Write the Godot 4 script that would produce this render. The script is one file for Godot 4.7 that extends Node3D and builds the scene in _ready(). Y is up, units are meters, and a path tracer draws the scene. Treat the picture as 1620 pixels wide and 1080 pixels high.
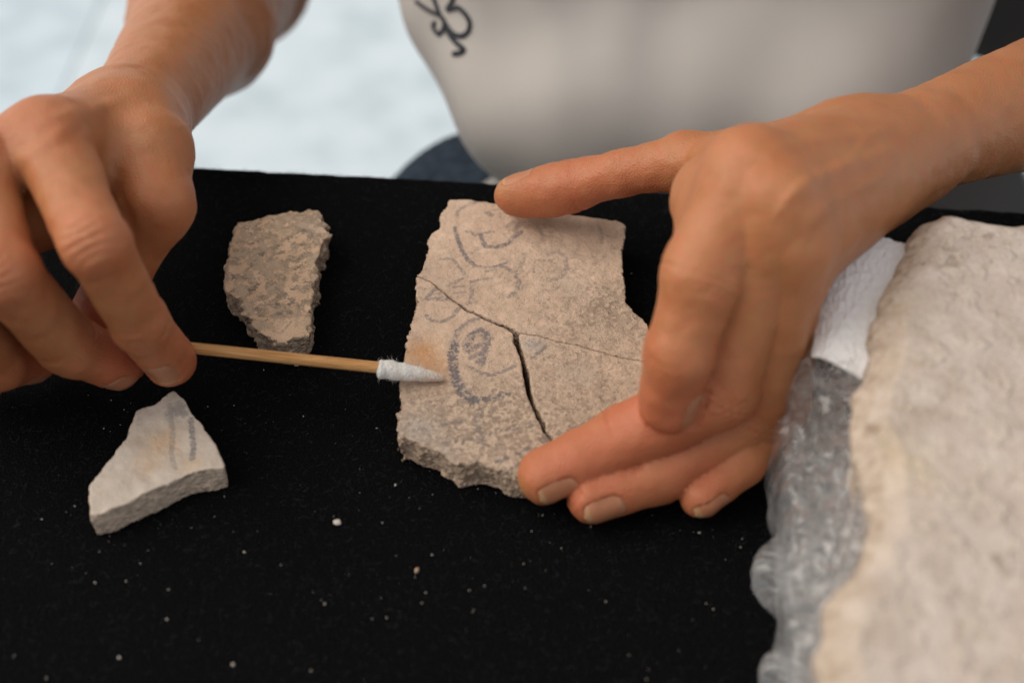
extends Node3D
# A table-top close-up: two hands clean a cracked piece of painted plaster with a cotton swab.
# All lengths inside the builders are millimetres; MM turns them into metres.

const MM := 0.001
var t_start := 0
var used := {}


func say(what: String) -> void:
	print("%s %.1f s" % [what, (Time.get_ticks_msec() - t_start) / 1000.0])


# ---------------------------------------------------------------- naming
func numbered(called: String) -> String:
	if not used.has(called):
		used[called] = 0
		return called
	used[called] += 1
	return "%s_%03d" % [called, used[called]]


func tag(o: Node3D, label: String, category: String, group := "", kind := "") -> void:
	if label: o.set_meta("label", label)
	if category: o.set_meta("category", category)
	if group: o.set_meta("group", group)
	if kind: o.set_meta("kind", kind)


func thing(called: String, label: String, category: String, at := Vector3.ZERO, group := "") -> Node3D:
	var o := Node3D.new()
	o.name = numbered(called)
	add_child(o)
	o.position = at * MM
	tag(o, label, category, group)
	return o


func put(called: String, mesh: Mesh, m: Material, parent: Node3D = null) -> MeshInstance3D:
	var o := MeshInstance3D.new()
	o.name = numbered(called) if parent == null else called
	o.mesh = mesh
	if m: o.material_override = m
	if parent: parent.add_child(o, true)
	else: add_child(o, true)
	return o


# ---------------------------------------------------------------- signed distance fields
# Tapered capsules in groups: group 0 is the trunk (palm and arm), every other group a finger that blends into the trunk but only touches its neighbours.
class Blob:
	var a := PackedVector3Array()
	var ab := PackedVector3Array()
	var inv := PackedFloat32Array()
	var ra := PackedFloat32Array()
	var dr := PackedFloat32Array()
	var kk := PackedFloat32Array()
	var grp := PackedInt32Array()
	var act := PackedInt32Array()
	var blend := 4.5
	var margin := 24.0
	var creases: Array = []
	var act_cr: Array = []
	var beds: Array = []
	var act_bed: Array = []
	var noise: FastNoiseLite
	var amp := 0.0
	var stretch := Vector3.ONE
	var lo := Vector3(1e9, 1e9, 1e9)
	var hi := Vector3(-1e9, -1e9, -1e9)

	func bone(g: int, p: Vector3, q: Vector3, r0: float, r1: float, k := 4.0) -> void:
		a.append(p); ab.append(q - p)
		inv.append(1.0 / maxf((q - p).length_squared(), 1e-6))
		ra.append(r0); dr.append(r1 - r0); kk.append(k); grp.append(g)
		var r := Vector3.ONE * (maxf(r0, r1) + 4.0)
		lo = lo.min(p - r).min(q - r)
		hi = hi.max(p + r).max(q + r)

	func chain(g: int, pts: Array, radii: Array, k := 2.2) -> void:
		for i in pts.size() - 1:
			bone(g, pts[i], pts[i + 1], radii[i], radii[i + 1], k)

	func prep(c: Vector3, rad: float) -> void:
		act.clear()
		for i in a.size():
			var v := c - a[i]
			var t := clampf(v.dot(ab[i]) * inv[i], 0.0, 1.0)
			if (v - ab[i] * t).length() - ra[i] - dr[i] * t < rad + margin:
				act.append(i)
		act_cr.clear()
		for k in creases:
			if (k[0] - c).length() < rad + k[3] * 2.2:
				act_cr.append(k)
		act_bed.clear()
		for k in beds:
			if (k[0] - c).length() < rad + 16.0:
				act_bed.append(k)

	func d(p: Vector3) -> float:
		var core := 1e9
		var best := 1e9
		var cur := 1e9
		var g := -1
		for i in act:
			if grp[i] != g:
				if g == 0: core = cur
				elif g > 0:
					best = minf(best, Blob.smin(core, cur, blend))
				g = grp[i]
				cur = 1e9
			var v := p - a[i]
			var t := clampf(v.dot(ab[i]) * inv[i], 0.0, 1.0)
			var e := (v - ab[i] * t).length() - ra[i] - dr[i] * t
			var k := kk[i]
			var h := maxf(k - absf(cur - e), 0.0)
			cur = minf(cur, e) - h * h * 0.25 / k
		if g == 0: core = cur
		elif g > 0:
			best = minf(best, Blob.smin(core, cur, blend))
		var r := minf(best, core)
		for k in act_cr:
			var q: Vector3 = p - k[0]
			var ax: Vector3 = k[1]
			var s := q.dot(ax)
			var l2 := q.length_squared() - s * s
			s += k[5] * l2
			r += k[4] * exp(-s * s / (k[2] * k[2]) - l2 / (k[3] * k[3]))
		for k in act_bed:
			var q: Vector3 = p - k[0]
			var al: float = absf(q.dot(k[1])) / k[4]
			var si: float = absf(q.dot(k[2])) / k[5]
			if absf(q.dot(k[3])) < 4.5 and al < 1.3 and si < 1.3:
				var m := pow(pow(al, 4.0) + pow(si, 4.0), 0.25)
				r += 0.55 * (1.0 - smoothstep(0.86, 1.08, m))
		if noise:
			r += amp * noise.get_noise_3dv(p * stretch)
		return r

	static func smin(x: float, y: float, k: float) -> float:
		var h := maxf(k - absf(x - y), 0.0)
		return minf(x, y) - h * h * 0.25 / k


# A flat stone with a broken rim: a polygon in x and z, a rough side, a worn top.
class Slab:
	var poly := PackedVector2Array()
	var gap := PackedFloat32Array()   # how far each side is set back
	var thick := 10.0
	var slope := 0.0
	var side_amp := 0.6
	var top_amp := 0.2
	var edge := 0.5
	var base := 0.0
	var tilt := Vector2.ZERO
	var rough: FastNoiseLite
	var coarse: FastNoiseLite
	var flat: FastNoiseLite
	var strata := 0.0
	var chamfer := Vector2.ZERO   # width and drop of a sloping rim
	var lo: Vector3
	var hi: Vector3
	var grid := PackedFloat32Array()
	var calm: Array = []   # lines along which the side stays clean
	var still := PackedFloat32Array()
	var gx := 0
	var gz := 0
	var step := 0.6
	var mid := Vector2.ZERO

	func setup(seed_value: int, grain: float) -> void:
		rough = FastNoiseLite.new(); rough.seed = seed_value; rough.frequency = 1.0 / grain
		rough.fractal_octaves = 4
		coarse = FastNoiseLite.new(); coarse.seed = seed_value + 7; coarse.frequency = 1.0 / (grain * 3.2)
		coarse.noise_type = FastNoiseLite.TYPE_CELLULAR
		coarse.cellular_return_type = FastNoiseLite.RETURN_DISTANCE
		coarse.fractal_type = FastNoiseLite.FRACTAL_NONE
		flat = FastNoiseLite.new(); flat.seed = seed_value + 13; flat.frequency = 1.0 / (grain * 1.6); flat.fractal_octaves = 4
		var l2 := poly[0]
		var h2 := poly[0]
		for p in poly:
			l2 = l2.min(p); h2 = h2.max(p)
		mid = (l2 + h2) * 0.5
		var out := 4.0 + absf(slope) * thick + side_amp
		lo = Vector3(l2.x - out, base - 2.0, l2.y - out)
		hi = Vector3(h2.x + out, base + thick + 3.0 + absf(tilt.x) * (h2.x - l2.x) + absf(tilt.y) * (h2.y - l2.y), h2.y + out)
		gx = int((hi.x - lo.x) / step) + 3
		gz = int((hi.z - lo.z) / step) + 3
		grid.resize(gx * gz)
		still.resize(gx * gz)
		still.fill(1.0)
		for line in calm:
			for i in line.size() - 1:
				var u: Vector2 = line[i]
				var e: Vector2 = line[i + 1] - u
				var x0 := clampi(int((minf(u.x, u.x + e.x) - 4.0 - lo.x) / step), 0, gx - 1)
				var x1 := clampi(int((maxf(u.x, u.x + e.x) + 4.0 - lo.x) / step), 0, gx - 1)
				var z0 := clampi(int((minf(u.y, u.y + e.y) - 4.0 - lo.z) / step), 0, gz - 1)
				var z1 := clampi(int((maxf(u.y, u.y + e.y) + 4.0 - lo.z) / step), 0, gz - 1)
				for z in range(z0, z1 + 1):
					for x in range(x0, x1 + 1):
						var v := Vector2(lo.x + x * step, lo.z + z * step) - u
						var q := (v - e * clampf(v.dot(e) / maxf(e.length_squared(), 1e-9), 0.0, 1.0)).length()
						still[z * gx + x] = minf(still[z * gx + x], clampf((q - 0.8) / 2.5, 0.05, 1.0))
		var n := poly.size()
		for j in gz:
			for i in gx:
				var p := Vector2(lo.x + i * step, lo.z + j * step)
				var best := 1e9
				var inside := false
				for k in n:
					var u := poly[k]
					var w := poly[(k + 1) % n]
					var e := w - u
					var v := p - u
					var q := (v - e * clampf(v.dot(e) / maxf(e.length_squared(), 1e-9), 0.0, 1.0)).length()
					if gap.size(): q = q   # sides keep their own set-back below
					best = minf(best, q)
					if (u.y > p.y) != (w.y > p.y) and p.x < (w.x - u.x) * (p.y - u.y) / (w.y - u.y) + u.x:
						inside = not inside
				grid[j * gx + i] = -best if inside else best

	func d2(x: float, z: float) -> float:
		var fx := clampf((x - lo.x) / step, 0.0, gx - 1.001)
		var fz := clampf((z - lo.z) / step, 0.0, gz - 1.001)
		var i := int(fx)
		var j := int(fz)
		fx -= i; fz -= j
		var o := j * gx + i
		return lerpf(lerpf(grid[o], grid[o + 1], fx), lerpf(grid[o + gx], grid[o + gx + 1], fx), fz)

	func prep(_c: Vector3, _r: float) -> void:
		pass

	func d(p: Vector3) -> float:
		var e := d2(p.x, p.z)
		var y := p.y - base
		var top := y - thick - tilt.x * (p.x - mid.x) - tilt.y * (p.z - mid.y)
		if absf(e) > 5.0 + side_amp and absf(top) > 2.0 and y > 1.0 and e < 0.0:
			return maxf(top, e)
		var quiet := 1.0
		if calm.size(): quiet = still[clampi(int((p.z - lo.z) / step), 0, gz - 1) * gx + clampi(int((p.x - lo.x) / step), 0, gx - 1)]
		var side := e - slope * (thick - y) * quiet + side_amp * quiet * (rough.get_noise_3dv(p) + 0.8 * coarse.get_noise_3dv(p) + 0.55)
		if strata > 0.0:
			side += strata * sin(y * 2.1 + 1.4 * rough.get_noise_2d(p.x * 0.3, p.z * 0.3))
		top += top_amp * flat.get_noise_2d(p.x, p.z)
		if chamfer.x > 0.0:
			var cw := chamfer.x * (1.0 + 0.5 * flat.get_noise_2d(p.x * 0.4, p.z * 0.4))
			top = maxf(top, (y - thick + chamfer.y * (e + cw) / cw + 0.5 * rough.get_noise_3dv(p)) * 0.75)
		var h := maxf(edge - absf(side - top), 0.0)
		return maxf(maxf(side, top) + h * h * 0.25 / edge, -y)


# Surface nets over the blocks that the surface crosses. Returns [positions, normals, indices] in millimetres.
func nets(f, cell: float, slack := 0.0, box_lo = null, box_hi = null) -> Array:
	const B := 5
	var lo: Vector3 = f.lo if box_lo == null else box_lo
	var hi: Vector3 = f.hi if box_hi == null else box_hi
	var block := cell * B
	var nb := Vector3i(((hi - lo) / block).ceil())
	var reach := block * 0.87 + slack
	var pos := PackedVector3Array()
	var nor := PackedVector3Array()
	var ids := {}
	var edges: Array[Vector4i] = []
	var val := PackedFloat32Array()
	val.resize((B + 1) * (B + 1) * (B + 1))
	var B1 := B + 1
	var half := Vector3.ONE * block * 0.5
	# a first sieve with blocks of blocks
	var big := 5
	for X in range(0, nb.x, big):
		for Y in range(0, nb.y, big):
			for Z in range(0, nb.z, big):
				var bc := lo + Vector3(X, Y, Z) * block + Vector3.ONE * block * big * 0.5
				f.prep(bc, block * big * 0.87)
				if absf(f.d(bc)) > block * big * 0.87 * 1.25 + slack:
					continue
				for bx in range(X, mini(X + big, nb.x)):
					for by in range(Y, mini(Y + big, nb.y)):
						for bz in range(Z, mini(Z + big, nb.z)):
							var o := lo + Vector3(bx, by, bz) * block
							f.prep(o + half, reach)
							if absf(f.d(o + half)) > reach * 1.5:
								continue
							var n := 0
							var some_in := false
							var some_out := false
							for i in B1:
								for j in B1:
									for k in B1:
										var v: float = f.d(o + Vector3(i, j, k) * cell)
										val[n] = v
										n += 1
										if v < 0.0: some_in = true
										else: some_out = true
							if not (some_in and some_out):
								continue
							for i in B:
								for j in B:
									for k in B:
										var q := (i * B1 + j) * B1 + k
										var v0 := val[q]
										var gx := bx * B + i
										var gy := by * B + j
										var gz := bz * B + k
										var s0 := v0 < 0.0
										if s0 != (val[q + B1 * B1] < 0.0): edges.append(Vector4i(gx, gy, gz, 0 if s0 else 3))
										if s0 != (val[q + B1] < 0.0): edges.append(Vector4i(gx, gy, gz, 1 if s0 else 4))
										if s0 != (val[q + 1] < 0.0): edges.append(Vector4i(gx, gy, gz, 2 if s0 else 5))
										# a vertex for the cell
										var c0 := 0
										for dx in 2:
											for dy in 2:
												for dz in 2:
													if val[q + (dx * B1 + dy) * B1 + dz] < 0.0: c0 += 1
										if c0 == 0 or c0 == 8: continue
										var p := o + (Vector3(i, j, k) + Vector3(0.5, 0.5, 0.5)) * cell
										var e := cell * 0.3
										var g := Vector3.ZERO
										for _it in 2:
											var dd: float = f.d(p)
											g = Vector3(f.d(p + Vector3(e, 0, 0)) - dd, f.d(p + Vector3(0, e, 0)) - dd, f.d(p + Vector3(0, 0, e)) - dd) / e
											var gl := maxf(g.length_squared(), 0.1)
											p -= (g * (dd / gl)).limit_length(cell * 0.7)
										e = cell * 0.45
										g = Vector3(f.d(p + Vector3(e, 0, 0)) - f.d(p - Vector3(e, 0, 0)), f.d(p + Vector3(0, e, 0)) - f.d(p - Vector3(0, e, 0)), f.d(p + Vector3(0, 0, e)) - f.d(p - Vector3(0, 0, e)))
										ids[(gx * 4096 + gy) * 4096 + gz] = pos.size()
										pos.append(p)
										nor.append(g.normalized())
	var index := PackedInt32Array()
	for e in edges:
		var ax := e.w % 3
		var u := Vector3i(0, 1, 0) if ax == 0 else Vector3i(0, 0, 1) if ax == 1 else Vector3i(1, 0, 0)
		var w := Vector3i(0, 0, 1) if ax == 0 else Vector3i(1, 0, 0) if ax == 1 else Vector3i(0, 1, 0)
		var c := Vector3i(e.x, e.y, e.z)
		var k := [c, c - u, c - u - w, c - w]
		var q := PackedInt32Array()
		for v in k:
			var id: int = ids.get((v.x * 4096 + v.y) * 4096 + v.z, -1)
			if id >= 0: q.append(id)
		if q.size() < 4: continue
		if e.w < 3: index.append_array([q[0], q[2], q[1], q[0], q[3], q[2]])
		else: index.append_array([q[0], q[1], q[2], q[0], q[2], q[3]])
	return [pos, nor, index]


func add_surface(mesh: ArrayMesh, pos: PackedVector3Array, nor, index: PackedInt32Array, m: Material, col = null, uv = null) -> void:
	var arr := []
	arr.resize(Mesh.ARRAY_MAX)
	var sc := PackedVector3Array()
	sc.resize(pos.size())
	for i in pos.size(): sc[i] = pos[i] * MM
	arr[Mesh.ARRAY_VERTEX] = sc
	arr[Mesh.ARRAY_NORMAL] = nor
	arr[Mesh.ARRAY_INDEX] = index
	if col != null: arr[Mesh.ARRAY_COLOR] = col
	if uv != null: arr[Mesh.ARRAY_TEX_UV] = uv
	mesh.add_surface_from_arrays(Mesh.PRIMITIVE_TRIANGLES, arr)
	if m: mesh.surface_set_material(mesh.get_surface_count() - 1, m)


# A grid of points (rows x columns) as a smooth sheet, normals from the grid.
func sheet(mesh: ArrayMesh, pts: PackedVector3Array, cols: int, m: Material, uv = null, col = null) -> void:
	var rows := pts.size() / cols
	var nor := PackedVector3Array()
	nor.resize(pts.size())
	for r in rows:
		for c in cols:
			var du := pts[r * cols + mini(c + 1, cols - 1)] - pts[r * cols + maxi(c - 1, 0)]
			var dv := pts[mini(r + 1, rows - 1) * cols + c] - pts[maxi(r - 1, 0) * cols + c]
			nor[r * cols + c] = dv.cross(du).normalized()
	var index := PackedInt32Array()
	for r in rows - 1:
		for c in cols - 1:
			var q := r * cols + c
			index.append_array([q, q + cols, q + 1, q + 1, q + cols, q + cols + 1])
	# clockwise fronts: flip where the winding runs against the normals
	if index.size() > 2:
		var n := (pts[index[1]] - pts[index[0]]).cross(pts[index[2]] - pts[index[0]])
		if n.dot(nor[index[0]]) > 0.0:
			for i in range(0, index.size(), 3):
				var s := index[i + 1]
				index[i + 1] = index[i + 2]
				index[i + 2] = s
	add_surface(mesh, pts, nor, index, m, col, uv)


# A tube through points, radius per point, closed ends.
func tube(mesh: ArrayMesh, path: Array, radii: Array, m: Material, sides := 12, uv_len := 0.0) -> void:
	var pts := PackedVector3Array()
	var uv := PackedVector2Array()
	var n := path.size()
	var up := Vector3(0.31, 0.93, 0.2).normalized()
	for i in range(-1, n + 1):
		var k := clampi(i, 0, n - 1)
		var dir: Vector3 = (path[mini(k + 1, n - 1)] - path[maxi(k - 1, 0)]).normalized()
		var x := dir.cross(up).normalized()
		var y := x.cross(dir)
		var r: float = radii[k] if i == k else 0.001
		for s in sides + 1:
			var an := TAU * s / sides
			pts.append(path[k] + (x * cos(an) + y * sin(an)) * r)
			uv.append(Vector2(float(s) / sides, float(k) / (n - 1)))
	sheet(mesh, pts, sides + 1, m, uv)


func box_mesh(size: Vector3, bevel: float) -> ArrayMesh:
	# a box with chamfered edges, centred
	var st := SurfaceTool.new()
	st.begin(Mesh.PRIMITIVE_TRIANGLES)
	st.set_smooth_group(-1)
	var h := size * 0.5
	var b := minf(bevel, minf(h.x, minf(h.y, h.z)) * 0.9)
	var face := func(p: Array, out: Vector3) -> void:
		var order := p
		if (p[1] - p[0]).cross(p[2] - p[0]).dot(out) > 0.0:
			order = p.duplicate()
			order.reverse()
		for i in range(1, order.size() - 1):
			for v in [order[0], order[i], order[i + 1]]: st.add_vertex(v * MM)
	var axes := [Vector3.RIGHT, Vector3.UP, Vector3.BACK]
	for a in 3:
		var u: Vector3 = axes[(a + 1) % 3]
		var w: Vector3 = axes[(a + 2) % 3]
		for s in [-1.0, 1.0]:
			var c: Vector3 = axes[a] * h[a] * s
			var uu: Vector3 = u * (h[(a + 1) % 3] - b)
			var ww: Vector3 = w * (h[(a + 2) % 3] - b)
			face.call([c - uu - ww, c + uu - ww, c + uu + ww, c - uu + ww], axes[a] * s)
			for s2 in [-1.0, 1.0]:
				var e1: Vector3 = axes[a] * h[a] * s + u * (h[(a + 1) % 3] - b) * s2
				var e2: Vector3 = axes[a] * (h[a] - b) * s + u * h[(a + 1) % 3] * s2
				face.call([e1 - ww, e1 + ww, e2 + ww, e2 - ww], axes[a] * s + u * s2)
	for sx in [-1.0, 1.0]:
		for sy in [-1.0, 1.0]:
			for sz in [-1.0, 1.0]:
				var s := Vector3(sx, sy, sz)
				face.call([(h - Vector3(0, b, b)) * s, (h - Vector3(b, 0, b)) * s, (h - Vector3(b, b, 0)) * s], s)
	st.generate_normals()
	return st.commit()


# ---------------------------------------------------------------- materials
func mat(c: Color, rough: float, spec := 0.5) -> StandardMaterial3D:
	var m := StandardMaterial3D.new()
	m.albedo_color = c.linear_to_srgb()
	m.roughness = rough
	m.metallic_specular = spec
	return m


func noise_tex(seed_value: int, freq: float, octaves := 4, kind := FastNoiseLite.TYPE_SIMPLEX_SMOOTH, ramp: Gradient = null, side := 512) -> NoiseTexture2D:
	var n := FastNoiseLite.new()
	n.seed = seed_value
	n.frequency = freq
	n.fractal_octaves = octaves
	n.noise_type = kind
	var t := NoiseTexture2D.new()
	t.width = side
	t.height = side
	t.seamless = true
	t.noise = n
	if ramp: t.color_ramp = ramp
	return t


func ramp(stops: Array) -> Gradient:
	var g := Gradient.new()
	var o := PackedFloat32Array()
	var c := PackedColorArray()
	for s in stops:
		o.append(s[0]); c.append(Color8(s[1], s[2], s[3]))
	g.offsets = o
	g.colors = c
	return g


func triplanar(m: StandardMaterial3D, repeat_mm: float) -> StandardMaterial3D:
	m.uv1_triplanar = true
	m.uv1_triplanar_sharpness = 3.0
	m.uv1_scale = Vector3.ONE * (1000.0 / repeat_mm)
	return m


func relief(m: StandardMaterial3D, t: Texture2D, scale_mm: float) -> void:
	m.heightmap_enabled = true
	m.heightmap_texture = t
	m.heightmap_scale = scale_mm * 0.1


func noise_bytes(seed_value: int, feature_px: float, w: int, h: int, octaves := 4, kind := FastNoiseLite.TYPE_SIMPLEX_SMOOTH) -> PackedByteArray:
	var n := FastNoiseLite.new()
	n.seed = seed_value
	n.frequency = 1.0 / feature_px
	n.fractal_octaves = octaves
	n.noise_type = kind
	if kind == FastNoiseLite.TYPE_CELLULAR: n.cellular_return_type = FastNoiseLite.RETURN_CELL_VALUE
	n.domain_warp_enabled = true
	n.domain_warp_type = FastNoiseLite.DOMAIN_WARP_SIMPLEX
	n.domain_warp_amplitude = feature_px * 0.45
	n.domain_warp_frequency = 0.6 / feature_px
	n.domain_warp_fractal_octaves = 2
	return n.get_image(w, h, false, false, true).get_data()


# The painted and weathered skin of a stone. look: colours and weights; strokes: [points, width mm, strength]; spots: [centre, radius, weight] of grey patina; tints: [centre, radius, colour, weight].
func skin_of_stone(lo: Vector2, size: Vector2, ppm: float, look: Dictionary, strokes: Array, spots: Array, tints: Array) -> Array:
	var w := int(size.x * ppm)
	var h := int(size.y * ppm)
	var sd: int = look.seed
	var low := noise_bytes(sd, 13.0 * ppm, w, h, 3)
	var midn := noise_bytes(sd + 1, look.patch * ppm, w, h, 5)
	var fine := noise_bytes(sd + 2, look.fleck * ppm, w, h, 3, FastNoiseLite.TYPE_CELLULAR)
	var grain := noise_bytes(sd + 3, 0.35 * ppm, w, h, 2)
	var worn := noise_bytes(sd + 4, 1.1 * ppm, w, h, 4)
	var paint := PackedFloat32Array()
	paint.resize(w * h)
	for s in strokes:
		var pts: Array = s[0]
		var half: float = s[1] * 0.5
		for i in pts.size() - 1:
			var p: Vector2 = (pts[i] - lo)
			var q: Vector2 = (pts[i + 1] - lo)
			var r := half * 1.6 + 0.5
			var x0 := clampi(int((minf(p.x, q.x) - r) * ppm), 0, w - 1)
			var x1 := clampi(int((maxf(p.x, q.x) + r) * ppm), 0, w - 1)
			var y0 := clampi(int((minf(p.y, q.y) - r) * ppm), 0, h - 1)
			var y1 := clampi(int((maxf(p.y, q.y) + r) * ppm), 0, h - 1)
			var e := q - p
			for y in range(y0, y1 + 1):
				for x in range(x0, x1 + 1):
					var v := Vector2(x, y) / ppm - p
					var dd := (v - e * clampf(v.dot(e) / maxf(e.length_squared(), 1e-6), 0.0, 1.0)).length()
					var o := y * w + x
					dd += (worn[o] / 255.0 - 0.5) * half * 0.9
					var a: float = s[2] * (1.0 - smoothstep(half * 0.55, half * 1.25, dd))
					if a > paint[o]: paint[o] = a
	var rgbs := PackedByteArray()
	rgbs.resize(w * h * 3)
	var hgt := PackedByteArray()
	hgt.resize(w * h)
	var c1: Color = look.base
	var c2: Color = look.base2
	var cp: Color = look.patina
	var cf: Color = look.light
	var cs: Color = look.paint
	var pt: float = look.patina_level
	var soft: float = look.get("soft", 0.13)
	var ft: float = look.fleck_level
	var cw := 8
	# coarse maps of the spots and tints, read bilinearly
	var mw := w / cw + 2
	var mh := h / cw + 2
	var bias := PackedFloat32Array()
	bias.resize(mw * mh)
	for y in mh:
		for x in mw:
			var p := lo + Vector2(x, y) * cw / ppm
			var b := 0.0
			for s in spots:
				var dd: float = (p - s[0]).length() / s[1]
				b += s[2] * exp(-dd * dd)
			bias[y * mw + x] = b
	for y in h:
		for x in w:
			var o := y * w + x
			var fx := float(x) / cw
			var fy := float(y) / cw
			var ix := int(fx)
			var iy := int(fy)
			fx -= ix; fy -= iy
			var bo := iy * mw + ix
			var b := lerpf(lerpf(bias[bo], bias[bo + 1], fx), lerpf(bias[bo + mw], bias[bo + mw + 1], fx), fy)
			var n1 := low[o] / 255.0
			var n2 := midn[o] / 255.0
			var n3 := fine[o] / 255.0
			var n4 := grain[o] / 255.0
			var c := c1.lerp(c2, n1)
			var pm := smoothstep(pt - soft, pt + soft, n2 * 0.42 + n3 * 0.3 + worn[o] / 255.0 * 0.28 + b)
			c = c.lerp(cp, pm * look.patina_mix)
			var fm := smoothstep(ft - 0.06, ft + 0.16, n3 * 0.62 + worn[o] / 255.0 * 0.28 + n4 * 0.1 + 0.2 * (n2 - 0.5))
			c = c.lerp(cf, fm * (0.28 + 0.3 * pm))
			c = c.lerp(cp.darkened(0.25), smoothstep(0.62, 0.8, 1.0 - n3 + 0.3 * (worn[o] / 255.0 - 0.5)) * pm * 0.4)
			for t in tints:
				var dd: float = ((lo + Vector2(x, y) / ppm) - t[0]).length() / t[1]
				if dd < 2.0:
					c = c.lerp(t[2], t[3] * exp(-dd * dd * 1.4) * (0.55 + 0.9 * (n3 - 0.25)))
			var pa := paint[o]
			if pa > 0.0:
				pa *= 0.85 * smoothstep(0.1, 0.8, 1.12 - worn[o] / 255.0 * 0.55 - n2 * 0.3 - n4 * 0.15) * (1.0 - 0.6 * fm)
				c = c.lerp(cs, clampf(pa, 0.0, 1.0))
			var g := 0.9 + 0.2 * n4
			rgbs[o * 3] = clampi(int(c.r * g * 255.0), 0, 255)
			rgbs[o * 3 + 1] = clampi(int(c.g * g * 255.0), 0, 255)
			rgbs[o * 3 + 2] = clampi(int(c.b * g * 255.0), 0, 255)
			hgt[o] = clampi(int(255.0 * (0.25 + 0.22 * n4 + 0.25 * n3 + 0.2 * fm - 0.12 * pm)), 0, 255)
	return [ImageTexture.create_from_image(Image.create_from_data(w, h, false, Image.FORMAT_RGB8, rgbs)), ImageTexture.create_from_image(Image.create_from_data(w, h, false, Image.FORMAT_L8, hgt))]


func stone_top_material(tex: Array, relief_mm: float) -> StandardMaterial3D:
	var m := mat(Color.WHITE, 0.92, 0.25)
	m.albedo_texture = tex[0]
	m.texture_repeat = false
	relief(m, tex[1], relief_mm)
	return m


# One mesh with two surfaces: the flat face with its planar map, and the broken sides.
func slab_mesh(f: Slab, cell: float, lo: Vector2, size: Vector2, top: Material, side: Material, top_above := 0.72) -> ArrayMesh:
	var r := nets(f, cell)
	var pos: PackedVector3Array = r[0]
	var nor: PackedVector3Array = r[1]
	var index: PackedInt32Array = r[2]
	var uv := PackedVector2Array()
	uv.resize(pos.size())
	for i in pos.size(): uv[i] = (Vector2(pos[i].x, pos[i].z) - lo) / size
	var it := PackedInt32Array()
	var isd := PackedInt32Array()
	for i in range(0, index.size(), 3):
		var ny := (nor[index[i]].y + nor[index[i + 1]].y + nor[index[i + 2]].y) / 3.0
		var py := pos[index[i]].y - f.base
		var tri := [index[i], index[i + 1], index[i + 2]]
		if ny > top_above and py > f.thick - 2.5 - absf(f.tilt.x) * 90.0 - absf(f.tilt.y) * 120.0: it.append_array(tri)
		else: isd.append_array(tri)
	var mesh := ArrayMesh.new()
	add_surface(mesh, pos, nor, it, top, null, uv)
	add_surface(mesh, pos, nor, isd, side, null, uv)
	return mesh


# Cut a polygon finer and shake its points, so that no rim runs straight.
func jagged(pts: Array, step: float, amp: float, seed_value: int, freq := 0.22) -> PackedVector2Array:
	var n := FastNoiseLite.new()
	n.seed = seed_value
	n.frequency = freq
	n.fractal_octaves = 3
	var out := PackedVector2Array()
	for i in pts.size():
		var p: Vector2 = pts[i]
		var q: Vector2 = pts[(i + 1) % pts.size()]
		var k := maxi(1, int((q - p).length() / step))
		for s in k:
			var v := p.lerp(q, float(s) / k)
			out.append(v + Vector2(n.get_noise_2d(v.x, v.y), n.get_noise_2d(v.x + 91.0, v.y - 37.0)) * amp)
	return out


func _ready() -> void:
	t_start = Time.get_ticks_msec()
	seed(5)
	setup_view()
	build_floor()
	build_chair()
	build_table()
	build_painted_fragment()
	build_small_fragments()
	build_large_slab()
	build_foam()
	build_bubble_wrap()
	say("stones and wraps")
	build_person()
	build_swab()
	build_crumbs()
	say("done")


func setup_view() -> void:
	var cam := Camera3D.new()
	cam.name = "camera"
	add_child(cam)
	cam.position = Vector3(0, 254.56, 254.56) * MM
	cam.rotation_degrees = Vector3(-45, 0, 0)
	cam.near = 0.02
	cam.far = 60.0
	var lens := CameraAttributesPhysical.new()
	lens.frustum_focal_length = 44.79
	lens.frustum_near = 0.02
	lens.frustum_far = 60.0
	lens.frustum_focus_distance = 0.352
	lens.exposure_aperture = 7.0
	lens.auto_exposure_enabled = false
	cam.attributes = lens
	cam.fov = 30.0
	cam.current = true
	var env := Environment.new()
	env.background_mode = Environment.BG_SKY
	var sky := ProceduralSkyMaterial.new()
	sky.sky_top_color = Color(0.80, 0.81, 0.83)
	sky.sky_horizon_color = Color(0.80, 0.81, 0.83)
	sky.sky_curve = 0.4
	sky.ground_bottom_color = Color(0.45, 0.46, 0.48)
	sky.ground_horizon_color = Color(0.62, 0.63, 0.65)
	sky.sun_angle_max = 1.0
	env.sky = Sky.new()
	env.sky.sky_material = sky
	env.tonemap_mode = Environment.TONE_MAPPER_LINEAR
	env.tonemap_exposure = 1.0
	env.sdfgi_enabled = true
	env.ssao_enabled = true
	env.ssil_enabled = true
	var we := WorldEnvironment.new()
	we.name = "world_environment"
	we.environment = env
	add_child(we)
	var sun := DirectionalLight3D.new()
	sun.name = "overcast_sun"
	sun.light_energy = 0.8
	sun.light_color = Color(1.0, 0.965, 0.925)
	sun.light_angular_distance = 60.0
	sun.shadow_enabled = true
	add_child(sun)
	sun.look_at_from_position(Vector3(-0.85, 0.80, -0.16), Vector3.ZERO)


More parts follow.
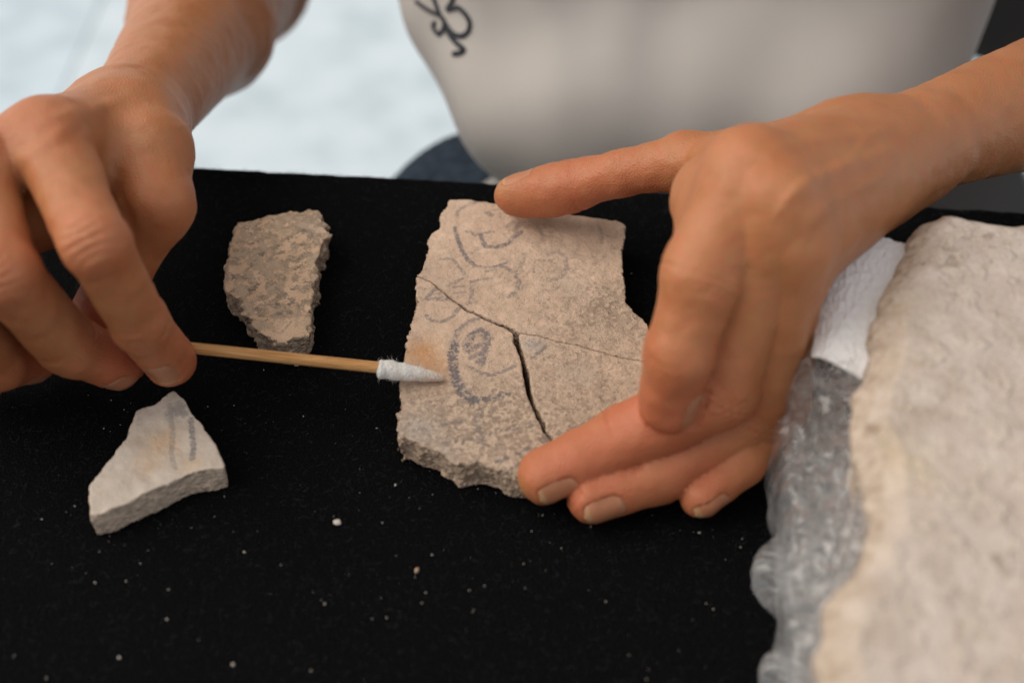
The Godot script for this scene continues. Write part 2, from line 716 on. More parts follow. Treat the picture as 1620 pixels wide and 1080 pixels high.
func build_floor() -> void:
	var base := MeshInstance3D.new()
	var pm := PlaneMesh.new()
	pm.size = Vector2(60, 60)
	base.mesh = pm
	base.material_override = mat(Color(0.56, 0.63, 0.68), 0.85)
	base.name = "floor"
	base.position.y = -0.764
	base.set_meta("kind", "structure")
	add_child(base)
	var st := [mat(Color(0.59, 0.69, 0.77), 0.7), mat(Color(0.57, 0.675, 0.75), 0.7), mat(Color(0.60, 0.69, 0.755), 0.7)]
	var blot := noise_tex(31, 0.012, 5, FastNoiseLite.TYPE_SIMPLEX_SMOOTH, ramp([[0.0, 222, 228, 230], [0.5, 244, 246, 246], [1.0, 255, 255, 255]]))
	for m in st:
		m.albedo_texture = blot
		triplanar(m, 700.0)
		m.uv1_world_triplanar = true
	var tile := box_mesh(Vector3(598.5, 12, 598.5), 0.8)
	for i in 6:
		for j in 6:
			var o := put("paving_slab", tile, st[(i * 7 + j * 3) % 3], base)
			o.position = Vector3(-1.5 + 0.6 * i - 0.03 + 0.0, 0.0005 * ((i + 2 * j) % 3), -2.6 + 0.6 * j)


func build_chair() -> void:
	var o := thing("chair", "black chair with grey metal legs behind the person's arm", "chair", Vector3(215, -764, -470))
	var black := mat(Color(0.012, 0.011, 0.011), 0.6)
	var grey := mat(Color(0.22, 0.24, 0.27), 0.35)
	grey.metallic = 0.6
	var s := put("seat", box_mesh(Vector3(380, 26, 400), 9.0), black, o)
	s.position = Vector3(-0.04, 0.462, 0.10)
	var pts := PackedVector3Array()
	var cols := 21
	for layer in 2:
		for r in 15:
			var v := r / 14.0
			if layer == 1: v = 1.0 - v
			for c in cols:
				var u := c / float(cols - 1) - 0.5
				var bow := 70.0 * (u * u * 4.0)
				pts.append(Vector3(u * 380.0, 480.0 + 400.0 * v - 60.0 * pow(absf(u) * 2.0, 6.0) * v, -160.0 - 40.0 * v + bow + (0.0 if layer == 0 else -14.0)))
	for c in cols: pts.append(pts[c])
	var bm := ArrayMesh.new()
	sheet(bm, pts, cols, black)
	put("backrest", bm, null, o)
	for x in [-170.0, 170.0]:
		for z in [-150.0, 200.0]:
			var m := ArrayMesh.new()
			tube(m, [Vector3(x * 1.08, 2, z * 1.1), Vector3(x, 428, z)], [12.0, 12.0], grey, 12)
			put("leg", m, null, o)


func build_table() -> void:
	var yaw := deg_to_rad(-5.0)
	var t := thing("table", "table under the black cloth", "table", Vector3(0, -764, 0))
	var wood := mat(Color(0.30, 0.24, 0.18), 0.6)
	var basis := Basis(Vector3.UP, yaw)
	var edge := Vector3(0, 0, -72)
	var top := put("tabletop", box_mesh(Vector3(900, 24, 640), 2.0), wood, t)
	top.transform = Transform3D(basis, (edge + basis * Vector3(0, 0, 321.0) + Vector3(0, 764 - 14.5, 0)) * MM)
	for x in [-410.0, 410.0]:
		for z in [30.0, 610.0]:
			var l := put("leg", box_mesh(Vector3(45, 736, 45), 3.0), wood, t)
			l.transform = Transform3D(basis, (edge + basis * Vector3(x, 0, z) + Vector3(0, 368, 0)) * MM)
	var m := mat(Color(0.0085, 0.0088, 0.0092), 0.98, 0.1)
	m.albedo_texture = noise_tex(5, 0.16, 3, FastNoiseLite.TYPE_SIMPLEX, ramp([[0.0, 120, 120, 122], [0.62, 190, 192, 195], [0.8, 255, 255, 255], [1.0, 255, 255, 255]]))
	relief(m, noise_tex(3, 0.14, 4), 0.5)
	triplanar(m, 55.0)
	# the cloth: flat on the table, over the far edge and down
	var fold := FastNoiseLite.new()
	fold.seed = 12
	fold.frequency = 0.011
	var fuzz := FastNoiseLite.new()
	fuzz.seed = 4
	fuzz.frequency = 0.35
	var prof: Array[Vector2] = []   # z, y
	for i in 12: prof.append(Vector2(-2.0 - 0.4 * sin(i * 0.9), -260.0 + i * 22.0))
	for i in 9:
		var an := PI * 0.5 * i / 8.0
		prof.append(Vector2(-2.0 + 4.0 * (1.0 - cos(an)), -4.2 + 4.0 * sin(an)))
	var z := 4.0
	while z < 640.0:
		z += 2.5 if z < 260.0 else 12.0
		prof.append(Vector2(z, -0.2))
	for i in 10: prof.append(Vector2(643.0, -4.0 - i * 25.0))
	var cols := 301
	var pts := PackedVector3Array()
	for p in prof:
		for c in cols:
			var x := (c / float(cols - 1) - 0.5) * 930.0
			var lift := 0.55 * fold.get_noise_2d(x, p.x * 1.4) - 0.3
			var drop := maxf(0.0, -p.y - 4.0)
			var v := Vector3(x, p.y + lift, p.x + drop * 0.05 * sin(x * 0.03 + fold.get_noise_1d(x) * 3.0))
			if p.x < 3.0: v.z += 0.7 * fuzz.get_noise_2d(x, p.y) - 0.6; v.y += 0.4 * fuzz.get_noise_2d(x * 1.3, 50.0)
			pts.append(edge + basis * v)
	var mesh := ArrayMesh.new()
	sheet(mesh, pts, cols, m)
	var spread := put("tablecloth", mesh, null)
	var rng := RandomNumberGenerator.new()
	rng.seed = 15
	var hair := ArrayMesh.new()
	tube(hair, [Vector3(-0.8, 0, 0), Vector3(-0.3, 0.12, 0.15), Vector3(0.3, 0.16, 0.1), Vector3(0.8, 0.02, -0.2)], [0.02, 0.03, 0.03, 0.015], mat(Color(0.035, 0.036, 0.04), 0.9, 0.2), 3)
	var mm := MultiMesh.new()
	mm.transform_format = MultiMesh.TRANSFORM_3D
	mm.mesh = hair
	mm.instance_count = 16000
	for i in mm.instance_count:
		var rim := i < 1500
		var p := edge + basis * Vector3(rng.randf_range(-175, 200), 0, 0 if rim else rng.randf_range(2, 205))
		if rim: p += Vector3(0, rng.randf_range(-1.5, 0.2), rng.randf_range(-0.6, 1.5))
		else: p.y = -0.15 + 0.6 * fold.get_noise_2d(p.x, p.z * 1.4) * 0.0
		var b := Basis.from_euler(Vector3(rng.randf_range(-0.4, 0.4) if not rim else rng.randf_range(-2, 2), rng.randf() * TAU, rng.randf_range(-0.25, 0.35)))
		mm.set_instance_transform(i, Transform3D(b.scaled(Vector3.ONE * rng.randf_range(0.5, 1.3)), p * MM))
	var nap := MultiMeshInstance3D.new()
	nap.name = "fibres"
	nap.multimesh = mm
	nap.set_meta("kind", "stuff")
	spread.add_child(nap)
	tag(spread, "black felt cloth covering the table, sprinkled with pale crumbs", "cloth")


const TOP := 10.0

func painted_outline() -> Array:
	return []


func build_painted_fragment() -> void:
	var o := thing("painted_plaster_fragment", "cracked plaster fragment with painted blue-grey spirals, held at its edges by the hand", "plaster fragment")
	# rim on the left and above, from the crack's end clockwise
	var crack_a := [Vector2(-27.5, -16.6), Vector2(-22.7, -13.9), Vector2(-18.7, -8.6), Vector2(-13.2, -3.0), Vector2(-7.9, 0.9), Vector2(-2.6, 3.6), Vector2(0.7, 6.1)]
	var crack_b := [Vector2(1.2, 10.0), Vector2(2.7, 15.3), Vector2(3.7, 21.4), Vector2(4.5, 28.7), Vector2(5.7, 34.2), Vector2(7.7, 39.2), Vector2(8.3, 42.2), Vector2(11.1, 47.2), Vector2(13.1, 50.5)]
	var crack_c := [Vector2(1.7, 6.6), Vector2(6.9, 7.6), Vector2(12.9, 10.0), Vector2(18.0, 11.5), Vector2(23.8, 13.9), Vector2(29.7, 16.0), Vector2(38.8, 18.4)]
	var nudge := func(line: Array, by: Array) -> Array:
		var out := []
		for i in line.size():
			var dirv: Vector2 = (line[mini(i + 1, line.size() - 1)] - line[maxi(i - 1, 0)]).normalized()
			out.append(line[i] + Vector2(-dirv.y, dirv.x) * by[i])
		return out
	var ga := [0.0, 0.12, 0.24, 0.32, 0.36, 0.44, 0.62]
	var gb := [0.75, 0.65, 0.72, 0.62, 0.6, 0.6, 0.45, 0.25, 0.15]
	var gc := [0.12, 0.07, 0.04, 0.06, 0.05, 0.05, 0.05]
	var neg := func(g: Array) -> Array: return g.map(func(v): return -v)
	var rev := func(g: Array) -> Array:
		var c := g.duplicate()
		c.reverse()
		return c
	# piece 1: lower left, holding the large eye
	var left_rim := [Vector2(-28.9, 46.0), Vector2(-29.4, 41.8), Vector2(-29.3, 37.5), Vector2(-28.9, 33.1), Vector2(-29.5, 26.4), Vector2(-29.1, 19.5), Vector2(-29.1, 11.9), Vector2(-27.8, 3.1), Vector2(-27.2, -5.0), Vector2(-27.5, -12.3)]
	var low_rim := [Vector2(5.6, 54.6), Vector2(3.4, 57.0), Vector2(-0.6, 56.0), Vector2(-3.9, 53.6), Vector2(-7.8, 52.6), Vector2(-13.3, 53.2), Vector2(-16.7, 50.9), Vector2(-20.0, 47.6), Vector2(-23.5, 46.8), Vector2(-27.2, 43.9)]
	var p1: Array = nudge.call(crack_a, ga) + nudge.call(crack_b, gb) + low_rim + left_rim
	# piece 2: above the cracks
	var p2: Array = rev.call(nudge.call(crack_a, neg.call(ga))) + [Vector2(-26.5, -17.7), Vector2(-25.3, -24.3), Vector2(-24.7, -30.8), Vector2(-24.4, -35.4), Vector2(-21.7, -37.7), Vector2(-21.4, -44.5), Vector2(-19.1, -51.2), Vector2(-12.6, -51.5), Vector2(-3.8, -49.3), Vector2(7.6, -45.4), Vector2(18.1, -44.5), Vector2(28.5, -42.4), Vector2(33.9, -40.3), Vector2(33.9, -34.5), Vector2(32.2, -27.9), Vector2(32.1, -21.0), Vector2(32.5, -12.9), Vector2(31.9, -5.5), Vector2(34.1, -1.9), Vector2(37.6, 2.6), Vector2(38.9, 8.8)] + rev.call(nudge.call(crack_c, neg.call(gc)))
	# piece 3: right of the wide crack
	var p3: Array = nudge.call(crack_c, gc) + [Vector2(38.3, 24.1), Vector2(35.6, 33.1), Vector2(29.1, 39.2), Vector2(20.7, 45.1), Vector2(15.0, 49.1)] + rev.call(nudge.call(crack_b, neg.call(gb)))
	var lo := Vector2(-40.9, -56.1) - Vector2(6, 6)
	var hi := Vector2(42.6, 65.9) + Vector2(6, 6)
	var size := hi - lo
	var look := {"seed": 40, "patch": 4.0, "fleck": 1.0, "soft": 0.2, "base": Color8(214, 188, 166), "base2": Color8(184, 158, 138), "patina": Color8(146, 130, 115), "light": Color8(214, 190, 166), "paint": Color8(92, 90, 96), "patina_level": 0.56, "fleck_level": 0.5, "patina_mix": 0.8}
	var strokes := [
		[[Vector2(-10.4, -50.6), Vector2(-14.0, -48.4), Vector2(-16.5, -46.0), Vector2(-16.9, -43.3)], 1.3, 0.50],
		[[Vector2(-17.2, -38.0), Vector2(-16.1, -32.8), Vector2(-14.6, -27.6), Vector2(-12.8, -23.2), Vector2(-10.8, -21.0)], 1.4, 0.88],
		[[Vector2(-10.8, -21.0), Vector2(-7.3, -20.4), Vector2(-4.6, -20.7), Vector2(-0.9, -22.6)], 1.0, 0.72],
		[[Vector2(-7.6, -18.5), Vector2(-4.7, -19.3)], 0.9, 0.55],
		[[Vector2(-3.1, -20.7), Vector2(-0.7, -19.3), Vector2(0.9, -17.4), Vector2(2.0, -13.9), Vector2(1.3, -10.7), Vector2(-0.9, -7.6)], 1.4, 0.66],
		[[Vector2(-7.3, -44.8), Vector2(-6.5, -43.9)], 2.3, 0.55],
		[[Vector2(-13.7, -36.5), Vector2(-11.2, -34.8), Vector2(-8.4, -35.6), Vector2(-5.8, -36.2)], 1.2, 0.55],
		[[Vector2(-9.2, -35.1), Vector2(-8.8, -31.9), Vector2(-7.8, -29.3), Vector2(-4.6, -29.1), Vector2(-1.9, -30.5), Vector2(0.2, -33.3), Vector2(2.6, -36.2)], 1.6, 0.88],
		[[Vector2(-1.5, -38.6), Vector2(0.4, -40.6), Vector2(2.3, -39.7), Vector2(0.8, -36.8)], 1.6, 0.39],
		[[Vector2(-20.7, -24.0), Vector2(-17.2, -23.7), Vector2(-15.3, -20.7), Vector2(-13.8, -17.7)], 1.0, 0.61],
		[[Vector2(-14.3, -15.5), Vector2(-16.2, -13.7), Vector2(-18.3, -12.3)], 1.2, 0.61],
		[[Vector2(-11.7, -14.5), Vector2(-11.3, -10.2), Vector2(-11.7, -5.5)], 1.3, 0.55],
		[[Vector2(-10.8, -14.5), Vector2(-9.0, -15.3), Vector2(-6.1, -15.5)], 1.0, 0.55],
		[[Vector2(-16.7, -11.5), Vector2(-13.8, -12.1)], 1.0, 0.50],
		[[Vector2(-16.9, -9.2), Vector2(-13.4, -9.7)], 0.9, 0.39],
		[[Vector2(3.5, -26.5), Vector2(3.1, -22.3), Vector2(1.8, -18.8)], 1.2, 0.39],
		[[Vector2(-21.5, -11.3), Vector2(-23.2, -9.2), Vector2(-24.0, -7.1), Vector2(-21.0, -6.8), Vector2(-17.4, -7.3)], 1.6, 0.66],
		[[Vector2(-22.5, -9.2), Vector2(-19.6, -8.9)], 1.8, 0.44],
		[[Vector2(-23.8, -0.2), Vector2(-22.3, 1.9), Vector2(-19.2, 2.1), Vector2(-16.5, 0.1), Vector2(-14.8, -3.2)], 1.3, 0.66],
		[[Vector2(-9.3, 0.9), Vector2(-12.9, 3.1), Vector2(-15.0, 6.3), Vector2(-15.8, 11.2)], 1.8, 0.66],
		[[Vector2(-15.8, 11.2), Vector2(-16.1, 16.0), Vector2(-15.6, 20.7), Vector2(-14.5, 25.5), Vector2(-12.4, 29.8), Vector2(-9.8, 31.6)], 2.9, 1.00],
		[[Vector2(-9.8, 31.6), Vector2(-5.8, 30.9), Vector2(-1.3, 28.9)], 2.1, 0.83],
		[[Vector2(-12.5, 11.9), Vector2(-11.0, 7.3), Vector2(-8.7, 5.6), Vector2(-6.9, 7.6), Vector2(-6.8, 11.2), Vector2(-8.0, 15.3), Vector2(-8.4, 18.1)], 2.5, 0.83],
		[[Vector2(-11.7, 13.9), Vector2(-9.1, 11.2)], 2.0, 0.72],
		[[Vector2(-11.2, 16.2), Vector2(-8.7, 14.3)], 1.8, 0.61],
		[[Vector2(-11.1, 19.5), Vector2(-8.4, 21.8), Vector2(-5.7, 22.5), Vector2(-3.0, 21.8), Vector2(0.5, 19.5)], 1.3, 0.66],
		[[Vector2(5.4, 16.2), Vector2(7.1, 14.1), Vector2(8.9, 11.9)], 1.3, 0.61],
		[[Vector2(3.8, 11.2), Vector2(5.7, 9.3)], 1.8, 0.33],
		[[Vector2(4.8, 12.9), Vector2(7.2, 10.2)], 1.6, 0.33],
		[[Vector2(-8.6, 34.9), Vector2(-8.9, 39.2), Vector2(-8.3, 43.9), Vector2(-7.6, 47.2)], 2.2, 0.44],
		[[Vector2(-3.9, 52.3), Vector2(0.0, 50.5), Vector2(4.1, 47.8)], 1.3, 0.77],
		[[Vector2(-2.0, 55.2), Vector2(1.6, 53.4), Vector2(5.0, 50.9)], 1.6, 0.72],
		[[Vector2(0.3, 56.6), Vector2(3.1, 55.2), Vector2(5.5, 53.2)], 1.6, 0.55],
		[[Vector2(6.5, 46.0), Vector2(9.3, 44.3)], 1.3, 0.55],
		[[Vector2(11.2, 43.9), Vector2(18.6, 39.2), Vector2(24.4, 35.3), Vector2(28.7, 32.2)], 1.0, 0.55],
		[[Vector2(12.1, 46.0), Vector2(19.3, 41.6), Vector2(26.8, 36.4)], 1.0, 0.50],
		[[Vector2(10.7, -26.0), Vector2(13.3, -27.6), Vector2(15.4, -24.3), Vector2(15.8, -19.9), Vector2(14.1, -16.1), Vector2(10.8, -14.5)], 1.6, 0.44],
		[[Vector2(7.6, -38.9), Vector2(8.8, -35.6), Vector2(9.5, -32.2)], 1.3, 0.33],
		[[Vector2(25.7, -39.2), Vector2(26.8, -34.5), Vector2(26.4, -31.0)], 1.0, 0.39],
		[[Vector2(-24.9, 42.2), Vector2(-17.7, 40.1), Vector2(-12.1, 38.4)], 1.0, 0.39],
		[[Vector2(-17.5, 46.0), Vector2(-10.4, 44.7), Vector2(-1.6, 41.8), Vector2(6.4, 40.1)], 1.0, 0.39],
	]
	var spots := [[Vector2(-14.4, 41.8), 16.0, 0.26], [Vector2(3.2, 43.9), 12.0, 0.28], [Vector2(-22.6, 39.6), 9.0, 0.2], [Vector2(-3.3, 35.3), 10.0, 0.18], [Vector2(24.5, 0.1), 12.0, 0.2], [Vector2(11.9, 14.8), 9.0, 0.12], [Vector2(31.0, -5.0), 7.0, 0.2], [Vector2(19.6, 33.1), 13.0, 0.16], [Vector2(11.0, -21.0), 9.0, 0.1], [Vector2(-20.8, -40.9), 14.0, -0.14], [Vector2(-19.1, 5.1), 8.0, -0.1], [Vector2(19.0, -40.9), 12.0, -0.08]]
	var tints := [[Vector2(-24.2, 14.3), 5.5, Color8(190, 134, 84), 0.75], [Vector2(-20.2, 19.5), 4.5, Color8(192, 138, 92), 0.5], [Vector2(-24.1, 41.8), 7.0, Color8(166, 160, 154), 0.6], [Vector2(-17.3, 50.5), 5.0, Color8(160, 155, 150), 0.5], [Vector2(6.0, 11.2), 4.0, Color8(176, 172, 166), 0.6], [Vector2(16.2, -12.9), 5.0, Color8(186, 170, 154), 0.5], [Vector2(17.1, 21.8), 5.0, Color8(172, 160, 148), 0.5], [Vector2(-27.0, 46.0), 3.0, Color8(214, 196, 176), 0.5]]
	var tex := skin_of_stone(lo, size, 8.0, look, strokes, spots, tints)
	say("painted texture")
	var top := stone_top_material(tex, 0.4)
	var side := mat(Color(1, 1, 1), 0.95, 0.2)
	side.albedo_texture = noise_tex(77, 0.02, 5, FastNoiseLite.TYPE_SIMPLEX_SMOOTH, ramp([[0.0, 120, 104, 90], [0.45, 172, 150, 130], [0.7, 192, 170, 150], [1.0, 212, 192, 172]]))
	relief(side, noise_tex(78, 0.03, 5), 0.9)
	triplanar(side, 22.0)
	var n := 0
	for poly in [p1, p2, p3]:
		var f := Slab.new()
		f.poly = jagged(poly, 1.0, 0.35, 50)
		f.thick = TOP
		f.slope = [-0.08, -0.12, -0.12][n]
		f.side_amp = [1.25, 0.7, 0.35][n]
		f.top_amp = 0.35
		f.edge = 0.35
		f.calm = [crack_a, crack_b, crack_c]
		f.setup(60, 5.0)
		var c := put("piece", slab_mesh(f, 0.55, lo, size, top, side), null, o)
		if n == 0: c.set_meta("label", "lower left piece with the painted eye shape and a broken front edge")
		n += 1


func build_small_fragments() -> void:
	# the mottled one behind the swab
	var o1 := thing("plaster_fragment", "brown-grey mottled plaster fragment lying behind the swab stick", "plaster fragment", Vector3.ZERO)
	var f := Slab.new()
	f.poly = jagged([Vector2(-83.1, -40.0), Vector2(-77.5, -42.4), Vector2(-72.5, -44.5), Vector2(-65.1, -46.6), Vector2(-61.0, -47.2), Vector2(-57.7, -45.4), Vector2(-54.9, -40.3), Vector2(-54.2, -35.6), Vector2(-55.4, -28.8), Vector2(-56.5, -25.4), Vector2(-55.8, -15.5), Vector2(-56.0, -7.3), Vector2(-55.5, 1.9), Vector2(-55.6, 8.3), Vector2(-59.7, 10.0), Vector2(-64.2, 10.2), Vector2(-67.2, 8.1), Vector2(-70.6, 7.1), Vector2(-72.2, 3.1), Vector2(-74.3, -0.4), Vector2(-76.9, -6.0), Vector2(-79.3, -7.6), Vector2(-82.4, -12.3), Vector2(-82.7, -21.0), Vector2(-83.5, -29.9), Vector2(-82.9, -35.1)], 1.2, 0.7, 3)
	f.thick = 10.0
	f.slope = -0.12
	f.side_amp = 1.8
	f.top_amp = 0.4
	f.edge = 0.6
	f.setup(20, 5.0)
	var lo := Vector2(f.lo.x, f.lo.z)
	var size := Vector2(f.hi.x - f.lo.x, f.hi.z - f.lo.z)
	var look := {"seed": 90, "patch": 4.5, "fleck": 2.6, "soft": 0.07, "base": Color8(226, 194, 166), "base2": Color8(198, 168, 138), "patina": Color8(138, 124, 108), "light": Color8(218, 190, 162), "paint": Color8(84, 82, 86), "patina_level": 0.48, "fleck_level": 0.52, "patina_mix": 0.85}
	var strokes := [[[Vector2(-73.9, 0.1), Vector2(-70.7, -4.2), Vector2(-65.5, -5.0)], 1.0, 0.35], [[Vector2(-66.5, 0.1), Vector2(-64.0, -1.9)], 1.6, 0.4], [[Vector2(-63.1, 6.3), Vector2(-61.0, 2.1)], 0.8, 0.35]]
	var tex := skin_of_stone(lo, size, 8.0, look, strokes, [[Vector2(-61.2, 7.6), 6.0, -0.2], [Vector2(-59.9, -42.4), 5.0, 0.1]], [[Vector2(-58.4, -38.0), 5.0, Color8(168, 160, 152), 0.5], [Vector2(-66.2, 8.8), 5.0, Color8(198, 172, 146), 0.4]])
	var side := mat(Color(1, 1, 1), 0.95, 0.2)
	side.albedo_texture = noise_tex(97, 0.02, 5, FastNoiseLite.TYPE_SIMPLEX_SMOOTH, ramp([[0.0, 112, 98, 84], [0.5, 160, 142, 124], [1.0, 196, 176, 154]]))
	relief(side, noise_tex(98, 0.03, 5), 0.9)
	triplanar(side, 22.0)
	put("stone_body", slab_mesh(f, 0.6, lo, size, stone_top_material(tex, 0.3), side), null, o1)
	# the pale one in front
	var o2 := thing("plaster_fragment", "pale grey triangular plaster fragment with two dark stripes, below the fingertips", "plaster fragment", Vector3.ZERO)
	var g := Slab.new()
	g.poly = jagged([Vector2(-89.3, 26.4), Vector2(-84.9, 30.2), Vector2(-82.0, 35.7), Vector2(-76.7, 41.7), Vector2(-72.9, 49.3), Vector2(-71.5, 52.5), Vector2(-75.4, 53.3), Vector2(-81.0, 54.5), Vector2(-85.9, 58.3), Vector2(-93.0, 63.2), Vector2(-97.7, 65.9), Vector2(-101.8, 67.6), Vector2(-104.0, 58.1), Vector2(-101.5, 50.7), Vector2(-98.2, 42.2), Vector2(-98.2, 33.1), Vector2(-92.6, 29.8), Vector2(-91.1, 27.3)], 1.2, 0.5, 8)
	g.thick = 8.0
	g.slope = 0.02
	g.side_amp = 0.7
	g.top_amp = 0.7
	g.edge = 0.4
	g.strata = 0.0
	g.setup(33, 8.0)
	lo = Vector2(g.lo.x, g.lo.z)
	size = Vector2(g.hi.x - g.lo.x, g.hi.z - g.lo.z)
	look = {"seed": 140, "patch": 6.0, "fleck": 1.6, "base": Color8(206, 196, 184), "base2": Color8(190, 178, 165), "patina": Color8(164, 156, 148), "light": Color8(222, 196, 164), "paint": Color8(76, 78, 84), "patina_level": 0.72, "fleck_level": 0.7, "patina_mix": 0.7}
	strokes = [[[Vector2(-83.1, 36.2), Vector2(-81.8, 41.1), Vector2(-80.8, 45.3), Vector2(-80.4, 49.3)], 1.5, 0.6], [[Vector2(-89.4, 31.3), Vector2(-88.0, 36.8), Vector2(-86.6, 42.2), Vector2(-86.0, 47.4), Vector2(-84.1, 52.5)], 1.5, 0.3], [[Vector2(-88.5, 34.0), Vector2(-86.3, 33.5)], 3.4, 0.4], [[Vector2(-87.2, 31.3), Vector2(-85.1, 34.6)], 2.4, 0.35]]
	tex = skin_of_stone(lo, size, 8.0, look, strokes, [[Vector2(-85.5, 32.4), 5.0, 0.2], [Vector2(-95.5, 35.7), 6.0, 0.12]], [[Vector2(-89.0, 44.3), 5.5, Color8(200, 160, 118), 0.6], [Vector2(-80.5, 51.5), 4.0, Color8(200, 165, 125), 0.45], [Vector2(-91.2, 51.5), 4.0, Color8(198, 164, 126), 0.5]])
	var side2 := mat(Color(1, 1, 1), 0.95, 0.2)
	side2.albedo_texture = noise_tex(107, 0.02, 5, FastNoiseLite.TYPE_SIMPLEX_SMOOTH, ramp([[0.0, 138, 122, 106], [0.5, 184, 166, 148], [1.0, 208, 192, 174]]))
	relief(side2, noise_tex(108, 0.03, 5), 0.5)
	triplanar(side2, 22.0)
	put("stone_body", slab_mesh(g, 0.55, lo, size, stone_top_material(tex, 0.3), side2), null, o2)


func build_large_slab() -> void:
	var o := thing("stone_slab", "thick pale beige plaster slab at the table's right, beside the bubble wrap", "stone slab")
	var f := Slab.new()
	f.step = 1.0
	f.poly = jagged([Vector2(99.5, 9.3), Vector2(105.5, 6.3), Vector2(113.4, 8.3), Vector2(119.4, 9.1), Vector2(128.2, 10.8), Vector2(146.3, 12.3), Vector2(139.3, 86.9), Vector2(120.4, 160.4), Vector2(43.4, 160.4), Vector2(49.7, 141.7), Vector2(53.5, 131.1), Vector2(56.9, 122.4), Vector2(62.0, 112.6), Vector2(67.0, 105.2), Vector2(68.8, 98.3), Vector2(69.3, 86.9), Vector2(70.4, 76.6), Vector2(73.0, 67.5), Vector2(79.2, 51.1), Vector2(83.6, 37.5), Vector2(88.7, 28.6), Vector2(95.4, 19.4)], 2.0, 2.0, 15, 0.07)
	f.thick = 58.0
	f.slope = -0.22
	f.side_amp = 2.6
	f.top_amp = 0.6
	f.edge = 1.6
	f.chamfer = Vector2(8.0, 7.0)
	f.setup(70, 17.0)
	var lo := Vector2(f.lo.x, f.lo.z)
	var size := Vector2(f.hi.x - f.lo.x, f.hi.z - f.lo.z)
	var look := {"seed": 190, "patch": 9.0, "fleck": 3.5, "base": Color8(200, 189, 180), "base2": Color8(176, 162, 152), "patina": Color8(158, 142, 126), "light": Color8(210, 199, 187), "paint": Color8(104, 84, 68), "patina_level": 0.58, "fleck_level": 0.58, "patina_mix": 0.55}
	var strokes := [[[Vector2(90.3, 114.8), Vector2(91.1, 118.3)], 2.2, 0.5], [[Vector2(73.1, 80.4), Vector2(74.5, 81.5)], 2.4, 0.7], [[Vector2(71.2, 76.6), Vector2(70.7, 79.2)], 1.5, 0.5], [[Vector2(53.7, 132.4), Vector2(53.3, 137.4)], 1.2, 0.5], [[Vector2(105.1, 17.1), Vector2(105.9, 19.0)], 1.2, 0.3]]
	var rng := RandomNumberGenerator.new()
	rng.seed = 63
	for i in 46:
		var at := Vector2(lo.x + size.x * rng.randf(), lo.y + size.y * rng.randf())
		strokes.append([[at, at + Vector2(rng.randfn(0, 1.4), rng.randfn(0, 1.4))], rng.randf_range(0.7, 2.2), rng.randf_range(0.15, 0.45)])
	var tints := [[Vector2(80.6, 61.9), 10.0, Color8(166, 150, 124), 0.5], [Vector2(85.8, 43.9), 9.0, Color8(166, 150, 124), 0.5], [Vector2(75.1, 85.2), 10.0, Color8(166, 150, 124), 0.5], [Vector2(79.1, 93.5), 8.0, Color8(198, 180, 148), 0.4], [Vector2(59.5, 121.7), 8.0, Color8(168, 150, 124), 0.5], [Vector2(53.1, 136.2), 8.0, Color8(168, 150, 124), 0.5], [Vector2(68.4, 102.9), 6.0, Color8(164, 146, 120), 0.5]]
	var tex := skin_of_stone(lo, size, 3.0, look, strokes, [[Vector2(102.3, 28.6), 9.0, 0.1], [Vector2(82.8, 76.6), 10.0, 0.08]], tints)
	var side := mat(Color(1, 1, 1), 0.95, 0.2)
	side.albedo_texture = noise_tex(207, 0.02, 5, FastNoiseLite.TYPE_SIMPLEX_SMOOTH, ramp([[0.0, 146, 130, 114], [0.5, 182, 166, 150], [1.0, 204, 190, 176]]))
	relief(side, noise_tex(208, 0.03, 5), 1.2)
	triplanar(side, 40.0)
	put("stone_body", slab_mesh(f, 1.1, lo, size, stone_top_material(tex, 1.8), side, 0.35), null, o)


func build_foam() -> void:
	var m := mat(Color(0.93, 0.94, 0.95), 0.95, 0.15)
	relief(m, noise_tex(61, 0.05, 2, FastNoiseLite.TYPE_CELLULAR), 0.5)
	triplanar(m, 70.0)
	m.backlight_enabled = true
	m.backlight = Color(0.6, 0.6, 0.6)
	var bumps := FastNoiseLite.new()
	bumps.seed = 9
	bumps.noise_type = FastNoiseLite.TYPE_CELLULAR
	bumps.frequency = 0.28
	var a := Vector3(80.7, 50.0, 8.4)
	var b := Vector3(101.4, 54.0, 17.5)
	var c := Vector3(80.9, 50.0, 61.8)
	var e := Vector3(69.8, 42.0, 47.4)
	var nrm := (b - a).cross(e - a).normalized()
	if nrm.y < 0.0: nrm = -nrm
	var mesh := ArrayMesh.new()
	var pts := PackedVector3Array()
	var cols := 120
	# front face, over the ragged top rim, back face
	for r in 150:
		var v := r / 100.0
		var back := 0.0
		if v > 1.0:
			var turn := minf((v - 1.0) / 0.1, 1.0)
			back = (0.5 - 0.5 * cos(PI * turn)) * 6.0
			v = 1.0 + 0.02 * sin(PI * turn) - maxf(0.0, (v - 1.1) * 2.0)
		for k in cols:
			var u := k / float(cols - 1)
			var p := e.lerp(a, v).lerp(c.lerp(b, v), u)
			var wob := 1.6 * sin(u * 5.0 + 0.6) + 1.2 * sin(v * 4.0)
			var tooth := 0.0
			if v > 0.93: tooth = (1.3 * bumps.get_noise_2d(u * 34.0, 3.0) + 0.7 * bumps.get_noise_2d(u * 80.0, 40.0)) * smoothstep(0.9, 1.0, v)
			p += nrm * (wob - back + 0.8 * bumps.get_noise_2d(u * 60.0, v * 60.0)) + (a - e).normalized() * tooth
			pts.append(p)
	sheet(mesh, pts, cols, m)
	tag(put("foam_sheet", mesh, null), "white foam packing sheet wedged between the hand and the thick slab", "foam sheet")


